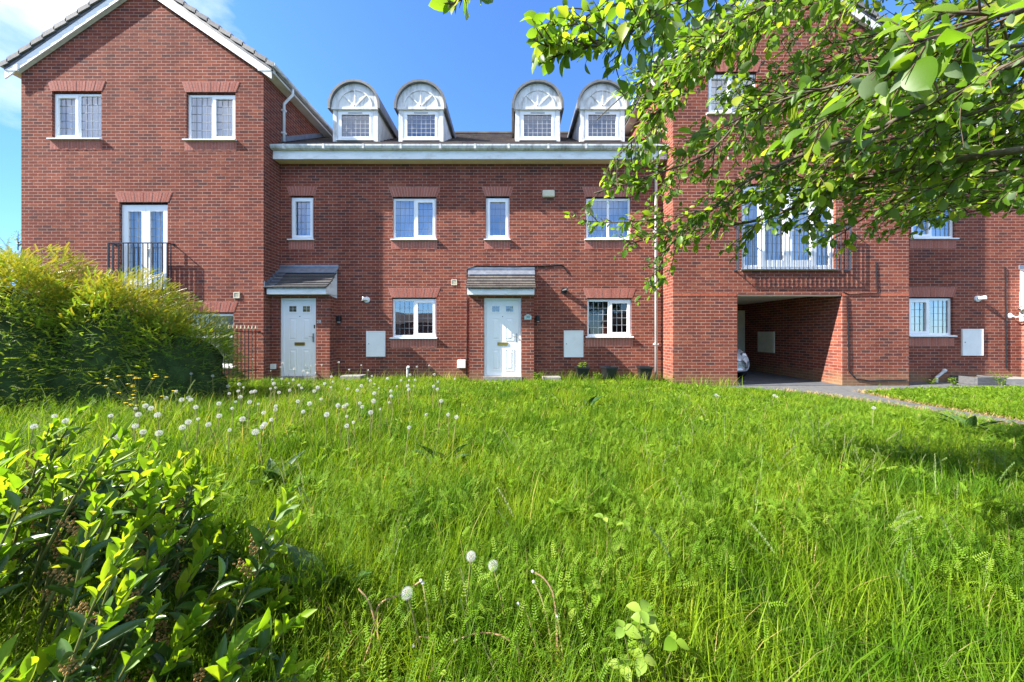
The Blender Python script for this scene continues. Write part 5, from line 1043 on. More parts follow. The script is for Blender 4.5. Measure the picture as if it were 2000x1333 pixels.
def hedge_points(n, lo, hi):
    P, Nn = [], []
    for (c, rx, ry, h) in HEDGE:
        m = int(n * rx * h / 12); u = rng.normal(size=(m, 3)); u[:, 2] = np.abs(u[:, 2]) * 1.05; u = norm(u); se = np.sign(u) * np.abs(u) ** 0.80
        lump = 1 + 0.07 * np.sin(5 * u[:, 0] + 2 * c[0]) * np.sin(4 * u[:, 2] + c[1]) + 0.06 * np.sin(11 * u[:, 0] + 7 * u[:, 2] + c[0]) + 0.05 * np.sin(9 * u[:, 1] + 13 * u[:, 2])
        k = (rng.uniform(lo, hi, m) * lump)[:, None]; p = se * k * np.array((rx, ry, h)) * 0.97; p[:, 0] += c[0]; p[:, 1] += c[1]; P.append(p); Nn.append(norm(u / np.array((rx, ry, h))))
    P, Nn = np.concatenate(P), np.concatenate(Nn); keep = np.ones(len(P), bool)
    for (c, rx, ry, h) in HEDGE:     # drop what lies deep inside a neighbour
        keep &= ((np.abs(P[:, 0] - c[0]) / rx) ** 2.6 + (np.abs(P[:, 1] - c[1]) / ry) ** 2.6 + (np.maximum(P[:, 2], 0) / h) ** 2.6) > 0.55
    keep &= (P[:, 2] > 0.05) & (P[:, 1] < 6.6); return P[keep], Nn[keep]
hedge = thing('hedge', 'big dark green small-leaved hedge with golden tips, in front of the left gabled house', 'hedge', (-6.9, 5.4, 0))
P, Nn = hedge_points(26000, 0.84, 1.05); Pt, Nt = hedge_points(30000, 0.84, 1.05); g = (Nt[:, 2] > 0.35) & (Pt[:, 2] > 0.8); P, Nn = np.concatenate([P, Pt[g]]), np.concatenate([Nn, Nt[g]]); N = len(P)
d = norm(Nn * 1.0 + np.stack([rng.normal(0.35, .55, N), rng.normal(-.15, .5, N), rng.normal(0.12, .38, N)], 1)); up = norm(np.stack([rng.normal(0, .35, N), rng.normal(-.2, .35, N), np.ones(N)], 1)) + Nn * rng.uniform(0.2, 1.4, N)[:, None]
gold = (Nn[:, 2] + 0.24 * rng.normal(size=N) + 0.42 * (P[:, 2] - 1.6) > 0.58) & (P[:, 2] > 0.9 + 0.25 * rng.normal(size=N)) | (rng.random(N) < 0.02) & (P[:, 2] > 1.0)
Lf = rng.uniform(0.09, 0.20, N)
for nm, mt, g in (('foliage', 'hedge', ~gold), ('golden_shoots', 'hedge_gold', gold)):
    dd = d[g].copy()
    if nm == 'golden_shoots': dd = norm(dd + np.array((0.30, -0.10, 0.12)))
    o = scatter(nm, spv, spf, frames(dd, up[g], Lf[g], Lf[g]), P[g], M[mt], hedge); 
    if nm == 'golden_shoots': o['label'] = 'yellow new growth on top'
# long whippy shoots standing out of the top
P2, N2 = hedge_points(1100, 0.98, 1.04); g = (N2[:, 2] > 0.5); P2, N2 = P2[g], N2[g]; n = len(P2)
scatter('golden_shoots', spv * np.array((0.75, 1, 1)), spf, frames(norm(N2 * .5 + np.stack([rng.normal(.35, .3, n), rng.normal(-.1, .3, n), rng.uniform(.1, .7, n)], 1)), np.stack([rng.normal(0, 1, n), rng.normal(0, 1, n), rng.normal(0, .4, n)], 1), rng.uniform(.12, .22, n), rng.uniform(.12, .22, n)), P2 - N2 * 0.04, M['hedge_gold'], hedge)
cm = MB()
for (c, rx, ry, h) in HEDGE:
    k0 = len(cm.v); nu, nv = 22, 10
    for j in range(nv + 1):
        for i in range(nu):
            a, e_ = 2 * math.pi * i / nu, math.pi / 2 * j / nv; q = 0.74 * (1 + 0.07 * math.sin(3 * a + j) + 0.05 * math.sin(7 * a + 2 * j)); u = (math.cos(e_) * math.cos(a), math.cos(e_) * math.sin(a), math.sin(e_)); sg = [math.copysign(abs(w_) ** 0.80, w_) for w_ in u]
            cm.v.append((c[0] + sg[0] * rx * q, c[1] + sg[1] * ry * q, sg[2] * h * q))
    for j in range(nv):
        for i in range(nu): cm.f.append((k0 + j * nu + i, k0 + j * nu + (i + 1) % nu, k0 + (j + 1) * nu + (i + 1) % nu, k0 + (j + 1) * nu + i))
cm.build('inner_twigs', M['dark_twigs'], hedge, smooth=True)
# ------------------------------------------------------------------ laurel bush close to the viewer
M['laurel_old'] = leaf_mat('old_laurel_leaf', [(0.0, (0.024, 0.065, 0.012)), (0.6, (0.045, 0.105, 0.016)), (1.0, (0.075, 0.15, 0.02))], trans=0.16, rough=0.33, spec=0.5, tgain=1.6)
M['laurel_new'] = leaf_mat('young_laurel_leaf', [(0.0, (0.10, 0.21, 0.010)), (0.45, (0.20, 0.335, 0.014)), (0.94, (0.30, 0.40, 0.020)), (1.0, (0.32, 0.32, 0.03))], trans=0.45, rough=0.48, spec=0.28, tgain=1.6, patch=(22.0, (0.8, 0.85, 0.8), (1.15, 1.1, 1.05)))
M['laurel_stem'] = surf_mat('laurel_stem', (0.12, 0.13, 0.035), 0.6, 0.3, var=0.3, vscale=20)
M['spent'] = surf_mat('spent_flower', (0.27, 0.16, 0.05), 0.8, 0.2, var=0.45, vscale=60)
lance = lambda t_: max(0.03, math.sin(math.pi * min(1, t_ ** 0.92)) ** 0.75)
laV, laF = leaf_template(lance, 0.30, 0.08, 6)
laurel = thing('laurel_bush', 'glossy laurel bush with bright new leaves and brown spent flowers, at the lower left corner', 'bush', (-1.35, 1.15, 0))
old, new, stems, spent = [], [], MB(), MB(); rr = random.Random(5)
def shoot(tip, base, nold, nnew, k):
    tip, base = Vector(tip), Vector(base); mid = base.lerp(tip, 0.55) + Vector((rr.uniform(-.05, .05), rr.uniform(-.05, .05), 0.07 - 0.02)); pts = []
    for i in range(9): t_ = i / 8; pts.append(base * (1 - t_) ** 2 + mid * 2 * t_ * (1 - t_) + tip * t_ * t_)
    stems.tube(pts, [0.0055 * (1 - 0.6 * i / 8) for i in range(9)], 5); ln = (tip - base).length
    def pos(t_): q = t_ * 8; i = min(7, int(q)); return pts[i].lerp(pts[i + 1], q - i), (pts[i + 1] - pts[i]).normalized()
    ang = rr.random() * 6
    for i in range(nold + nnew):
        yg = i >= nold; span = min(0.42, ln * 0.8) / ln; t_ = 1 - span * (1 - (i + 0.5) / (nold + nnew)) ** 1.25; p, a = pos(min(t_, 0.995)); ang += 2.4 + rr.uniform(-.3, .3); s = a.orthogonal().normalized(); s = Matrix.Rotation(ang, 3, a) @ s
        f_ = (i - nold) / max(1, nnew) if yg else 0; op = (rr.uniform(0.50, 0.78) * (1 - 0.5 * f_)) if yg else rr.uniform(0.6, 1.15)
        d_ = (a * math.cos(op) + s * math.sin(op)).normalized(); nr = (a * math.sin(op) - s * math.cos(op)).normalized()
        d_ = (d_ + Vector((rr.gauss(0, .12), rr.gauss(0, .12), rr.gauss(.16, .12)))).normalized(); nr = (nr + Vector((rr.gauss(0, .28), rr.gauss(0, .28), rr.gauss(0, .28)))).normalized()
        L_ = rr.uniform(0.062, 0.100) * (1 - 0.35 * f_) * k if yg else rr.uniform(0.060, 0.115) * k
        (new if yg else old).append((p, d_, nr, L_, L_ * (rr.uniform(0.36, 0.48) if yg else rr.uniform(0.27, 0.34))))
    if rr.random() < 0.75:
        p, a = pos(max(0.3, 1 - 0.30 / ln)); q = Vector((rr.uniform(-.5, .5), rr.uniform(-.6, .1), 0.9)).normalized()
        for i in range(30):
            c = p + q * (0.015 + 0.085 * i / 30) + Vector((math.cos(i * 2.4), math.sin(i * 2.4), rr.uniform(-.3, .3))) * 0.011; r_ = rr.uniform(.003, .0062)
            spent.add([c + Vector(v) * r_ for v in ((1, 0, 0), (0, 1, 0), (-1, 0, 0), (0, -1, 0), (0, 0, 1), (0, 0, -1))], [(0, 1, 4), (1, 2, 4), (2, 3, 4), (3, 0, 4), (1, 0, 5), (2, 1, 5), (3, 2, 5), (0, 3, 5)])
            if i % 3 == 0: spent.tube([p + q * (0.012 + 0.085 * i / 30), c], 0.0008, 3, False)
n_sh = 0
def profile(px): return float(np.interp(px, [-300, 0, 150, 300, 380, 450, 520, 590, 650], [865, 848, 800, 842, 878, 985, 1030, 1180, 1330]))
while n_sh < 215:
    u = Vector((rr.gauss(0, 1), rr.gauss(0, 1), abs(rr.gauss(0, 1)) * 1.1)).normalized(); rad = rr.uniform(0.62, 1.06)
    tip = Vector((-1.62 + u.x * 1.0 * rad, 1.20 + u.y * 0.60 * rad, 0.02 + u.z * 0.97 * rad))
    if tip.y < 0.62 or tip.z < 0.12: continue
    px, py = 1000 + tip.x * F / tip.y, 650 - (tip.z - EYE) * F / tip.y
    if px < -260 or px > 620 or py < profile(px) + 4: continue
    base = Vector((tip.x - 0.10 - 0.22 * rr.random(), tip.y + rr.uniform(-.06, .08), max(0.0, tip.z - rr.uniform(.42, .6))))
    young = rr.random() < 0.92; shoot(tip, base, rr.randint(5, 9), rr.randint(6, 11) if young else 0, rr.uniform(0.72, 1.12)); n_sh += 1
for tx, ty, tz in ((-.80, 1.22, .66), (-.74, 1.16, .60), (-.62, 1.0, .25), (-.66, 1.05, .36), (-.58, .95, .16), (-.72, .98, .40)): shoot((tx, ty, tz), (tx - .3, ty + .05, max(0, tz - .5)), 8, 8, 1.0)
def put(name, lst, mat, tv, tf, par, thin=1.0):
    P = np.array([tuple(a[0]) for a in lst]); D = np.array([tuple(a[1]) for a in lst]); Q = np.array([tuple(a[2]) for a in lst]); L_ = np.array([a[3] for a in lst]); W_ = np.array([a[4] for a in lst])
    return scatter(name, tv, tf, frames(D, Q, L_, W_), P, M[mat], par, None, True)
put('old_leaves', old, 'laurel_old', laV, laF, laurel); put('young_leaves', new, 'laurel_new', laV, laF, laurel)['label'] = 'bright yellow green new leaves'
stems.build('stems', M['laurel_stem'], laurel, smooth=True); spent.build('spent_flowers', M['spent'], laurel)
# ------------------------------------------------------------------ willow branches from the right
M['willow'] = leaf_mat('willow_leaf', [(0.0, (0.060, 0.135, 0.011)), (0.45, (0.110, 0.215, 0.013)), (0.85, (0.19, 0.30, 0.02)), (1.0, (0.30, 0.34, 0.03))], trans=0.55, rough=0.42, spec=0.4, tgain=1.75, under=(0.20, 0.27, 0.15))
ob = lambda t_: max(0.02, (math.sin(math.pi * t_ ** 1.05) ** 0.62)) if 0 < t_ < 1 else 0.02
wlV, wlF = leaf_template(ob, 0.22, 0.22, 6)
tree = thing('willow_tree', 'leafy tree reaching in from the right with sunlit yellow green leaves over the archway house', 'tree', (3.7, 1.4, -0.07))
rw = random.Random(21); WL = []; wood = MB()
tk = MB(); tk.tube([(3.7, 1.4, -0.1), (3.68, 1.42, 0.5), (3.72, 1.4, 1.2), (3.6, 1.38, 1.9), (3.45, 1.4, 2.6)], [0.17, 0.14, 0.125, 0.115, 0.09], 14); tk.build('trunk', M['bark'], tree, smooth=True)
POLY = [(1035, 70), (1060, 130), (1100, 130), (1160, 128), (1215, 215), (1195, 300), (1130, 395), (1092, 430), (1100, 470), (1150, 470), (1215, 520), (1240, 590), (1290, 600), (1320, 530), (1400, 515), (1520, 512), (1660, 500), (1740, 470), (1830, 450), (1900, 420), (2100, 430), (2700, 500), (2700, -900), (860, -900), (862, 24), (905, 22), (945, 8), (1010, -60), (1040, 20)]
def proj(p): return (1000 + p[0] * F / p[1], 650 - (p[2] - EYE) * F / p[1])
def inside(p):
    if p[1] < 0.35: return False
    a, b = proj(p); return bool(in_poly(np.array([a]), np.array([b]), POLY)[0])
def catmull(pts, n=6):
    pts = [Vector(p) for p in pts]; o = []
    for i in range(len(pts) - 1):
        p0, p1, p2, p3 = pts[max(0, i - 1)], pts[i], pts[i + 1], pts[min(len(pts) - 1, i + 2)]
        for k in range(n): t_ = k / n; o.append(0.5 * ((2 * p1) + (p2 - p0) * t_ + (2 * p0 - 5 * p1 + 4 * p2 - p3) * t_ ** 2 + (3 * p1 - p0 - 3 * p2 + p3) * t_ ** 3))
    o.append(pts[-1]); return o
def twig(p, d, ln, r, lv, keep):
    p = Vector(p); d = Vector(d).normalized(); pts = [p.copy()]; n = max(3, int(ln / 0.05)); cur = d.copy()
    for i in range(n):
        cur = (cur + Vector((rw.uniform(-.13, .13), rw.uniform(-.13, .13), rw.uniform(-.12, .09)))).normalized(); p = p + cur * ln / n; pts.append(p.copy())
    if not inside(pts[-1]) or not inside(pts[len(pts) // 2]): return
    wood.tube(pts, [r * (1 - 0.7 * i / n) for i in range(n + 1)], 5, False)
    st = 0.030; s = 0.02; ang = rw.random() * 6
    while s < ln:
        i = min(n - 1, int(s / ln * n)); q = pts[i].lerp(pts[i + 1], s / ln * n - i); a = (pts[i + 1] - pts[i]).normalized()
        if inside(q) and rw.random() < keep * 0.62:
            ang += math.pi * (0.8 + rw.uniform(-.25, .25)); sd = Matrix.Rotation(ang, 3, a) @ a.orthogonal().normalized(); op = rw.uniform(.5, 1.15); ld = (a * math.cos(op) + sd * math.sin(op) + Vector((-.05, 0, -.30))).normalized()
            nr = Vector((rw.gauss(-.35, .5), rw.gauss(-.1, .5), rw.gauss(.8, .4))).normalized(); L_ = rw.choice((.034, .044, .052, .058, .064, .074)) * rw.uniform(.85, 1.15) * (0.75 if s > ln * .85 else 1); WL.append((q, ld, nr, L_, L_ * rw.uniform(.46, .72)))
        s += st * rw.uniform(.7, 1.3)
    if lv > 0:
        for k in range(rw.randint(2, 3)):
            t_ = rw.uniform(.25, .9); i = min(n - 1, int(t_ * n)); q = pts[i].lerp(pts[i + 1], t_ * n - i); a = (pts[i + 1] - pts[i]).normalized(); sd = Matrix.Rotation(rw.random() * 6.28, 3, a) @ a.orthogonal().normalized(); op = rw.uniform(.4, .9)
            twig(q, a * math.cos(op) + sd * math.sin(op), ln * rw.uniform(.4, .65), r * .65, lv - 1, keep)
def limb(name, P, r0, r1, dens=1.0, tl=(.22, .5), keep=1.0, start=0.12):
    Q = [Vector(at(*p)) for p in P]
    if P[0][0] >= 2000: Q = [Vector((3.56, 1.40, min(2.5, max(1.7, Q[0].z - 0.1))))] + Q   # springs from the trunk
    pts = catmull(Q); n = len(pts); r0 *= .62; m = MB(); m.tube(pts, [r0 + (r1 - r0) * i / (n - 1) for i in range(n)], 9); m.build(name, M['bark'], tree, smooth=True)
    tot = sum((b - a).length for a, b in zip(pts, pts[1:])); cnt = int(tot / 0.085 * dens)
    for k in range(cnt):
        t_ = start + (1 - start) * (k + rw.random()) / cnt; i = min(n - 2, int(t_ * (n - 1))); q = pts[i].lerp(pts[i + 1], t_ * (n - 1) - i); a = (pts[i + 1] - pts[i]).normalized(); sd = Matrix.Rotation(rw.random() * 6.28, 3, a) @ a.orthogonal().normalized(); op = rw.uniform(.35, 1.0)
        twig(q, a * math.cos(op) + sd * math.sin(op), rw.uniform(*tl) * (1.05 - .45 * t_), 0.0042, 1, keep)
    twig(pts[-1], (pts[-1] - pts[-2]), rw.uniform(.18, .3), 0.0035, 1, keep)
limb('branch', [(2420, 255, 1.40), (2000, 292, 1.55), (1850, 318, 1.75), (1700, 345, 2.0), (1600, 385, 2.2), (1500, 425, 2.45), (1400, 445, 2.65), (1310, 455, 2.8), (1225, 478, 2.9)], .030, .006, 1.5)
limb('branch', [(2500, -10, 1.3), (2000, 120, 1.45), (1850, 185, 1.6), (1690, 262, 1.8), (1560, 305, 2.0), (1450, 360, 2.2), (1380, 420, 2.4), (1300, 490, 2.55), (1285, 560, 2.6)], .026, .005, 1.4)
limb('branch', [(2500, -120, 1.35), (1900, 20, 1.7), (1720, 70, 1.9), (1600, 150, 2.1), (1480, 200, 2.25), (1380, 300, 2.4), (1250, 350, 2.5), (1160, 378, 2.55)], .024, .005, 1.5)
limb('branch', [(2300, -330, 1.3), (1800, -180, 1.45), (1500, -70, 1.5), (1300, 20, 1.42), (1200, 78, 1.38), (1110, 100, 1.35), (1075, 104, 1.33)], .016, .004, 2.3, (.12, .26), 1.05)
limb('branch', [(1700, -160, 1.5), (1420, -60, 1.55), (1260, -10, 1.5), (1150, 30, 1.45), (1070, 85, 1.4)], .010, .003, 1.7, (.1, .2), 1.1)
limb('branch', [(1500, 10, 2.2), (1400, 60, 2.35), (1300, 125, 2.4), (1220, 185, 2.4), (1165, 235, 2.4)], .012, .003, 2.4, (.15, .32), 1.2)
limb('branch', [(2400, -200, 1.5), (1700, -60, 1.9), (1500, 40, 2.1), (1400, 110, 2.3), (1310, 190, 2.45), (1240, 270, 2.5), (1190, 320, 2.5)], .020, .004, 1.6)
limb('branch', [(2350, 60, 1.1), (1950, 95, 1.15), (1780, 110, 1.2), (1640, 165, 1.3), (1560, 185, 1.35), (1480, 215, 1.4)], .012, .004, 0.9, (.12, .26), 0.9)
limb('branch', [(2400, 330, 1.6), (2000, 330, 2.0), (1850, 350, 2.3), (1760, 385, 2.5), (1690, 425, 2.65), (1640, 460, 2.75)], .018, .004, 1.3)
limb('branch', [(2300, 180, 2.2), (2000, 210, 2.6), (1800, 240, 2.9), (1650, 280, 3.1), (1550, 300, 3.2)], .020, .005, 1.6, (.3, .6))
limb('branch', [(2300, 300, 2.3), (2050, 320, 2.7), (1900, 330, 3.0), (1780, 350, 3.2), (1700, 380, 3.3)], .018, .005, 1.7, (.3, .6))
limb('branch', [(2300, 20, 2.2), (1950, 60, 2.6), (1750, 110, 2.9), (1600, 130, 3.1), (1450, 170, 3.2)], .020, .005, 1.6, (.3, .6))
limb('branch', [(2200, -150, 2.0), (1800, -60, 2.4), (1600, 10, 2.7), (1450, 60, 2.8), (1330, 90, 2.9)], .018, .005, 1.6, (.3, .55))
limb('branch', [(2200, 120, 1.9), (1900, 160, 2.2), (1700, 200, 2.4), (1550, 240, 2.6), (1400, 260, 2.7), (1300, 330, 2.75)], .018, .004, 1.6, (.25, .5))
limb('branch', [(1700, 345, 2.0), (1560, 370, 2.2), (1420, 400, 2.3), (1300, 425, 2.4), (1200, 435, 2.45), (1130, 430, 2.5)], .008, .003, 1.1, (.12, .26))
limb('branch', [(1300, -250, 1.2), (1100, -120, 1.15), (960, -40, 1.12), (905, -6, 1.1), (885, 8, 1.1)], .008, .003, 2.2, (.05, .10), 1.0)
limb('branch', [(2500, -60, .72), (2000, 20, .74), (1880, 60, .78), (1780, 115, .82), (1700, 170, .9)], .010, .004, 1.0, (.10, .2), .8)
limb('branch', [(2400, 60, 1.3), (2000, 190, 1.5), (1850, 240, 1.65), (1700, 300, 1.85), (1600, 340, 2.0), (1480, 380, 2.2)], .014, .004, 1.4, (.2, .4))
limb('branch', [(2400, 200, 1.5), (2050, 360, 1.8), (1900, 395, 2.1), (1800, 420, 2.4)], .014, .004, 1.4, (.2, .45))
limb('branch', [(2400, -200, 1.7), (2000, -30, 2.1), (1850, 60, 2.4), (1700, 170, 2.7), (1600, 220, 2.9)], .016, .004, 1.6, (.3, .55))
limb('branch', [(2300, 100, 2.4), (2000, 130, 2.9), (1850, 170, 3.2), (1720, 210, 3.4)], .018, .005, 1.7, (.3, .6))
limb('branch', [(2300, 250, 2.6), (2000, 270, 3.0), (1850, 290, 3.3), (1700, 320, 3.5), (1600, 340, 3.6)], .018, .005, 1.7, (.3, .6))
limb('branch', [(2000, -200, 1.6), (1600, -40, 1.8), (1450, 40, 1.9), (1350, 130, 2.0), (1290, 220, 2.1)], .014, .004, 1.5, (.2, .4))
for k in range(9):
    a_ = 90 + 38 * k; yk = 1.9 + 0.22 * ((k * 5) % 9)
    limb('branch', [(2500, a_ - 60, yk * .75), (2150, a_ - 20, yk), (1950, a_ + 10, yk * 1.12), (1820 - 20 * (k % 3), a_ + 45, yk * 1.2)], .014, .004, 1.8, (.25, .5))
limb('branch', [(2400, -250, 1.6), (1900, -220, 2.0), (1500, -150, 2.4), (1250, -120, 2.7), (1080, -100, 2.9)], .016, .005, 2.2, (.3, .55), 1.3)
limb('branch', [(2400, -350, 1.7), (1800, -320, 2.2), (1450, -260, 2.6), (1200, -220, 2.9)], .016, .005, 2.2, (.3, .55), 1.3)
limb('branch', [(2400, -300, 1.9), (1900, -150, 2.5), (1650, -100, 2.9), (1400, -90, 3.2), (1250, -80, 3.3)], .016, .005, 2.0, (.3, .5), 1.3)
# carry the tree's crown on past the frame so its shade and outline hold from elsewhere
limb('branch', [(2420, 255, 1.40), (2700, 150, 1.7), (2600, 60, 2.6), (2450, 0, 3.4)], .04, .01, 1.0, (.3, .6))
limb('branch', [(2500, -120, 1.35), (2600, -400, 1.7), (2300, -350, 2.4), (2000, -200, 3.0)], .035, .01, 1.2, (.3, .6))
limb('branch', [(2500, -120, 1.35), (2300, -300, 1.8), (1900, -260, 2.4), (1600, -160, 2.8)], .03, .008, 1.2, (.3, .6))
wood.build('twigs', M['twig'], tree, smooth=True)
put('crown', WL, 'willow', wlV, wlF, tree)
print('willow leaves', len(WL))
# ------------------------------------------------------------------ smaller plants
def leafy(name, label, cat, x, y, stems_, hgt, Lr, mat, wr=.45, seed=1, z0=None, flowers=None, group=None, spread=.12, every=.03):
    q = random.Random(seed); z0 = float(gz(x, y)) if z0 is None else z0; o = thing(name, label, cat, (x, y, z0), group); st = MB(); lv = []; fl = []
    for k in range(stems_):
        a = q.random() * 6.28; top = Vector((x + math.cos(a) * spread * q.uniform(.3, 1), y + math.sin(a) * spread * q.uniform(.3, 1), z0 + hgt * q.uniform(.6, 1))); b = Vector((x + q.uniform(-.02, .02), y + q.uniform(-.02, .02), z0)); m_ = b.lerp(top, .5) + Vector((0, 0, hgt * .08)); pts = [b, m_, top]; st.tube(pts, [.004, .003, .002], 5)
        L0 = (top - b).length; s = L0 * .25; an = q.random() * 6
        while s < L0:
            t_ = s / L0; p = pts[0] * (1 - t_) ** 2 + m_ * 2 * t_ * (1 - t_) + top * t_ * t_; an += 2.4; d_ = Vector((math.cos(an), math.sin(an), q.uniform(-.1, .5))).normalized(); L_ = q.uniform(*Lr); lv.append((p, d_, Vector((q.gauss(0, .3), q.gauss(0, .3), 1)), L_, L_ * wr)); s += every * q.uniform(.7, 1.3)
        fl.append(top)
    st.build('stems', M['laurel_stem'], o)
    if lv: put('leaves', lv, mat, lvV, lvF, o)
    return o, fl
x, y, z, pp = POTPLANT
q = random.Random(3); lv = []
for i in range(40): a = q.random() * 6.28; p = Vector((x + q.uniform(-.08, .08), y + q.uniform(-.08, .08), z + q.uniform(0.02, .16))); lv.append((p, Vector((math.cos(a), math.sin(a), q.uniform(.1, .9))).normalized(), Vector((0, 0, 1)), q.uniform(.04, .08), q.uniform(.02, .035)))
pl_ = put('pot_plant', lv, 'weed', lvV, lvF, None); tag(pl_, 'small green plant growing in the left black pot', 'plant')
# yellow wildflowers against the dark hedge
M['yellow'] = surf_mat('yellow_petal', (0.72, 0.56, 0.02), 0.6, 0.3, var=0.1)
def yellow_flower(label, px, py, Y, hgt, sd, heads):
    x = PX(px, Y); o, tops = leafy('yellow_wildflower', label, 'wildflower', x, Y, 5, hgt * 0.75, (.05, .09), 'weed', .25, sd, None, None, 'yellow wildflowers by the hedge', .10, .09); q = random.Random(sd); st = MB(); fm = MB()
    for (a, b) in heads:
        p = Vector((PX(a, Y) + q.uniform(-.01, .01), Y + q.uniform(-.08, .08), PZ(b, Y))); r = min(tops, key=lambda t_: (t_ - p).length); st.tube([r.lerp(Vector((x, Y, 0)), .25), r.lerp(p, .5) + Vector((0, 0, -.03)), p], [.003, .0025, .002], 4)
        for k in range(11):
            g = 2 * math.pi * k / 11; u = Vector((math.cos(g), math.sin(g), .12)); s = Vector((-math.sin(g), math.cos(g), 0)) * .006; fm.add([p, p + u * .014 + s, p + u * .021, p + u * .014 - s], [(0, 1, 2, 3)])
        fm.lathe([(.008, -.004), (.009, .003), (.004, .006)], tuple(p), 'z', 6)
    st.build('flower_stalks', M['laurel_stem'], o); fm.build('flower_heads', M['yellow'], o)
def C2(l): return [(a / 3.508, 480 + b / 3.508) for a, b in l]
yellow_flower('yellow flowered weed against the hedge, the left of two', 262, 830, 3.9, .62, 4, C2([(780, 905), (800, 915), (825, 895), (845, 893), (705, 940), (745, 958), (860, 1003), (870, 1030), (880, 1050), (890, 1072), (877, 1100), (895, 1103), (937, 1080)]))
yellow_flower('yellow flowered weed against the hedge, the taller right of two', 275, 815, 4.05, .66, 9, C2([(915, 888), (895, 908), (930, 912), (915, 943), (897, 960), (925, 967), (925, 993), (918, 1050), (995, 905), (1020, 890), (1040, 902), (1025, 915), (1100, 895), (1115, 905)]))
yellow_flower('low yellow flower in the grass at the hedge foot', 322, 800, 4.2, .40, 12, C2([(1175, 998), (1140, 1027), (998, 1070)]))
# brambles, dock
def bramble(label, px, py, z, n, sd, sc=1.0, mat='young_bramble'):
    sc *= 0.72; X, Y, Z = near_pt(px, py, z); q = random.Random(sd); o = thing('bramble', label, 'bramble', (X, Y, 0)); lv = []; st = MB()
    for k in range(n):
        c = Vector((X + q.uniform(-.09, .09) * sc, Y + q.uniform(-.07, .07) * sc, Z - q.uniform(0, .16))); st.tube([(X, Y, 0.0), ((X + c.x) / 2, (Y + c.y) / 2, c.z * .7), tuple(c)], [.003, .0025, .0015], 5); a0 = q.random() * 6.28
        for j in range(3): a = a0 + j * 2.09 + q.uniform(-.2, .2); L_ = q.uniform(.055, .08) * sc; lv.append((c, Vector((math.cos(a), math.sin(a), q.uniform(-.15, .25))).normalized(), Vector((q.gauss(0, .2), q.gauss(-.3, .2), 1)), L_, L_ * .72))
    put('leaves', lv, mat, lvV, lvF, o); st.build('stems', M['laurel_stem'], o)
M['young_bramble'] = leaf_mat('bramble_leaf', [(0, (0.17, 0.28, 0.035)), (1, (0.27, 0.36, 0.05))], trans=0.35, rough=.5, spec=.35, tgain=1.4)
M['dock'] = leaf_mat('dock_leaf', [(0, (0.035, 0.085, 0.02)), (1, (0.06, 0.12, 0.035))], trans=0.22, rough=.4, spec=.45, tgain=1.5)
bramble('yellow green bramble with three-part leaves at the front right of centre', 1238, 1195, .33, 6, 3, 1.0)
bramble('darker bramble just behind and below the yellow green one', 1285, 1235, .27, 4, 8, 1.0, 'weed')
bramble('small pale bramble shoot in the middle of the lawn', 1205, 1020, .33, 4, 5, .9)
bramble('pale bramble leaves half sunk in grass, upper of the middle pair', 1140, 1110, .30, 4, 6, .9, 'weed')
def dock(label, px, py, Y, n, L_, sd, group=None):
    q = random.Random(sd); x = PX(px, Y); o = thing('dock_plant', label, 'dock plant', (x, Y, 0), group); lv = []
    for i in range(n): a = q.random() * 6.28; e_ = q.uniform(.6, 1.3); lv.append((Vector((x, Y, float(gz(x, Y)) + .03)), Vector((math.cos(a) * math.cos(e_), math.sin(a) * math.cos(e_), math.sin(e_))).normalized(), Vector((math.cos(a), math.sin(a), .6)) * -1 + Vector((0, 0, 1.6)), q.uniform(.7, 1.1) * L_, q.uniform(.22, .3) * L_))
    put('leaves', lv, 'dock', lvV, lvF, o)
dock('dark crinkled dock leaves beside the laurel at the front', 638, 1180, 1.5, 5, .36, 2)
dock('dock plant with broad leaves near the right end of the lawn', 1895, 850, 4.4, 7, .34, 3)
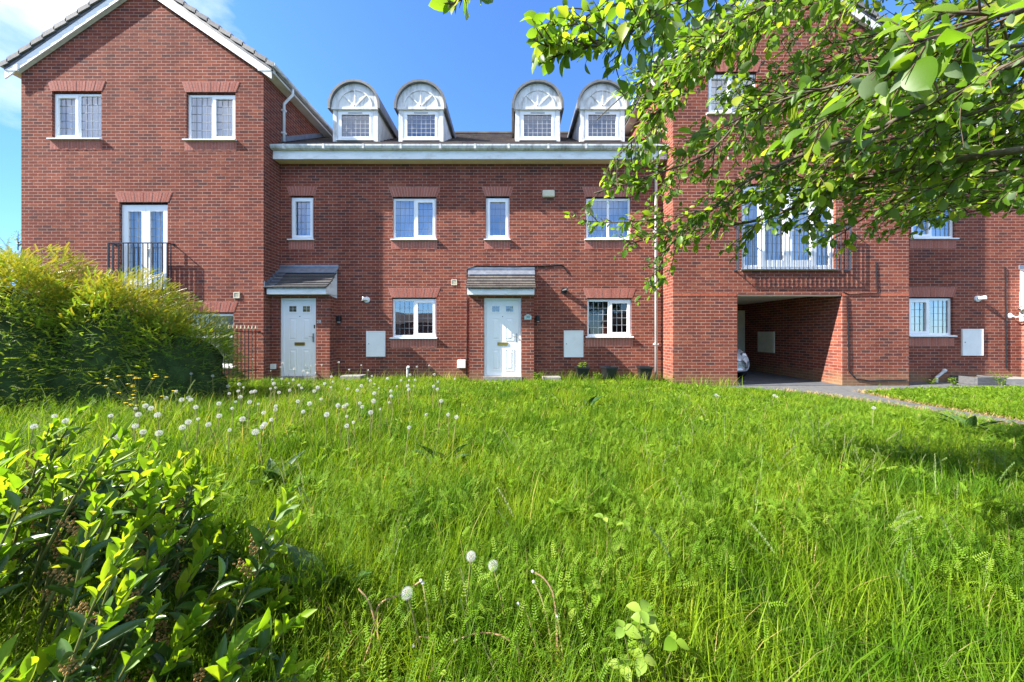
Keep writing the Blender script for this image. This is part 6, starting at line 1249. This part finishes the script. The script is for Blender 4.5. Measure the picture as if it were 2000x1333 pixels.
dock('pale dock plant standing out of the grass in mid lawn', 1146, 800, 5.2, 5, .36, 4)
dock('dock plant left of centre, deep in the long grass', 865, 905, 3.0, 6, .36, 5)
dock('dark docks on the lawn just right of the laurel tip', 535, 960, 2.6, 6, .34, 6)
# plants along the wall foot
for i, (px, Y, h, lab) in enumerate(((1050, 8.45, .30, 'leafy weed growing by the sunlit porch pillar'), (1165, 8.55, .30, 'tall thin weed between the left and middle pots'), (1222, 8.55, .22, 'low weed between the middle pot and the right pot'), (1305, 8.35, .22, 'weed at the corner below the downpipe'), (1815, 8.6, .2, 'weed left of the angled white pipe'), (1865, 8.4, .24, 'straggly weed between the angled pipe and the raised bed'), (1955, 8.3, .4, 'taller weed in front of the raised bed'))):
    leafy('wall_weed', lab, 'weed', PX(px, Y), Y, 7, h, (.04, .08), 'weed', .4, 30 + i, None, None, 'weeds along the wall', .16)
# tree beyond the left gable
bt = thing('background_tree', 'small dark tree showing beyond the left gable, above the hedge', 'tree', (-16.0, 11.2, 0)); tm = MB()
tm.tube([(-16.3, 11.2, 0), (-16.2, 11.2, 2.0), (-16.0, 11.2, 4.4)], [.12, .09, .03], 8); q = random.Random(77); lv = []
for k in range(46):
    b = Vector((-16.2, 11.2, q.uniform(1.5, 4.2))); a = q.random() * 6.28; e_ = b + Vector((math.cos(a) * q.uniform(.4, 1.3), math.sin(a) * q.uniform(.4, 1.0), q.uniform(.1, .8))); tm.tube([b, b.lerp(e_, .5) + Vector((0, 0, .06)), e_], [.014, .009, .004], 4)
    for j in range(40): p = b.lerp(e_, q.uniform(.3, 1.05)) + Vector((q.gauss(0, .12), q.gauss(0, .12), q.gauss(0, .10))); a2 = q.random() * 6.28; lv.append((p, Vector((math.cos(a2), math.sin(a2), q.uniform(-.6, .4))).normalized(), Vector((q.gauss(0, .5), q.gauss(0, .5), 1)), q.uniform(.05, .09), q.uniform(.025, .04)))
tm.build('trunk', M['bark'], bt); put('crown', lv, 'hedge', lvV, lvF, bt)
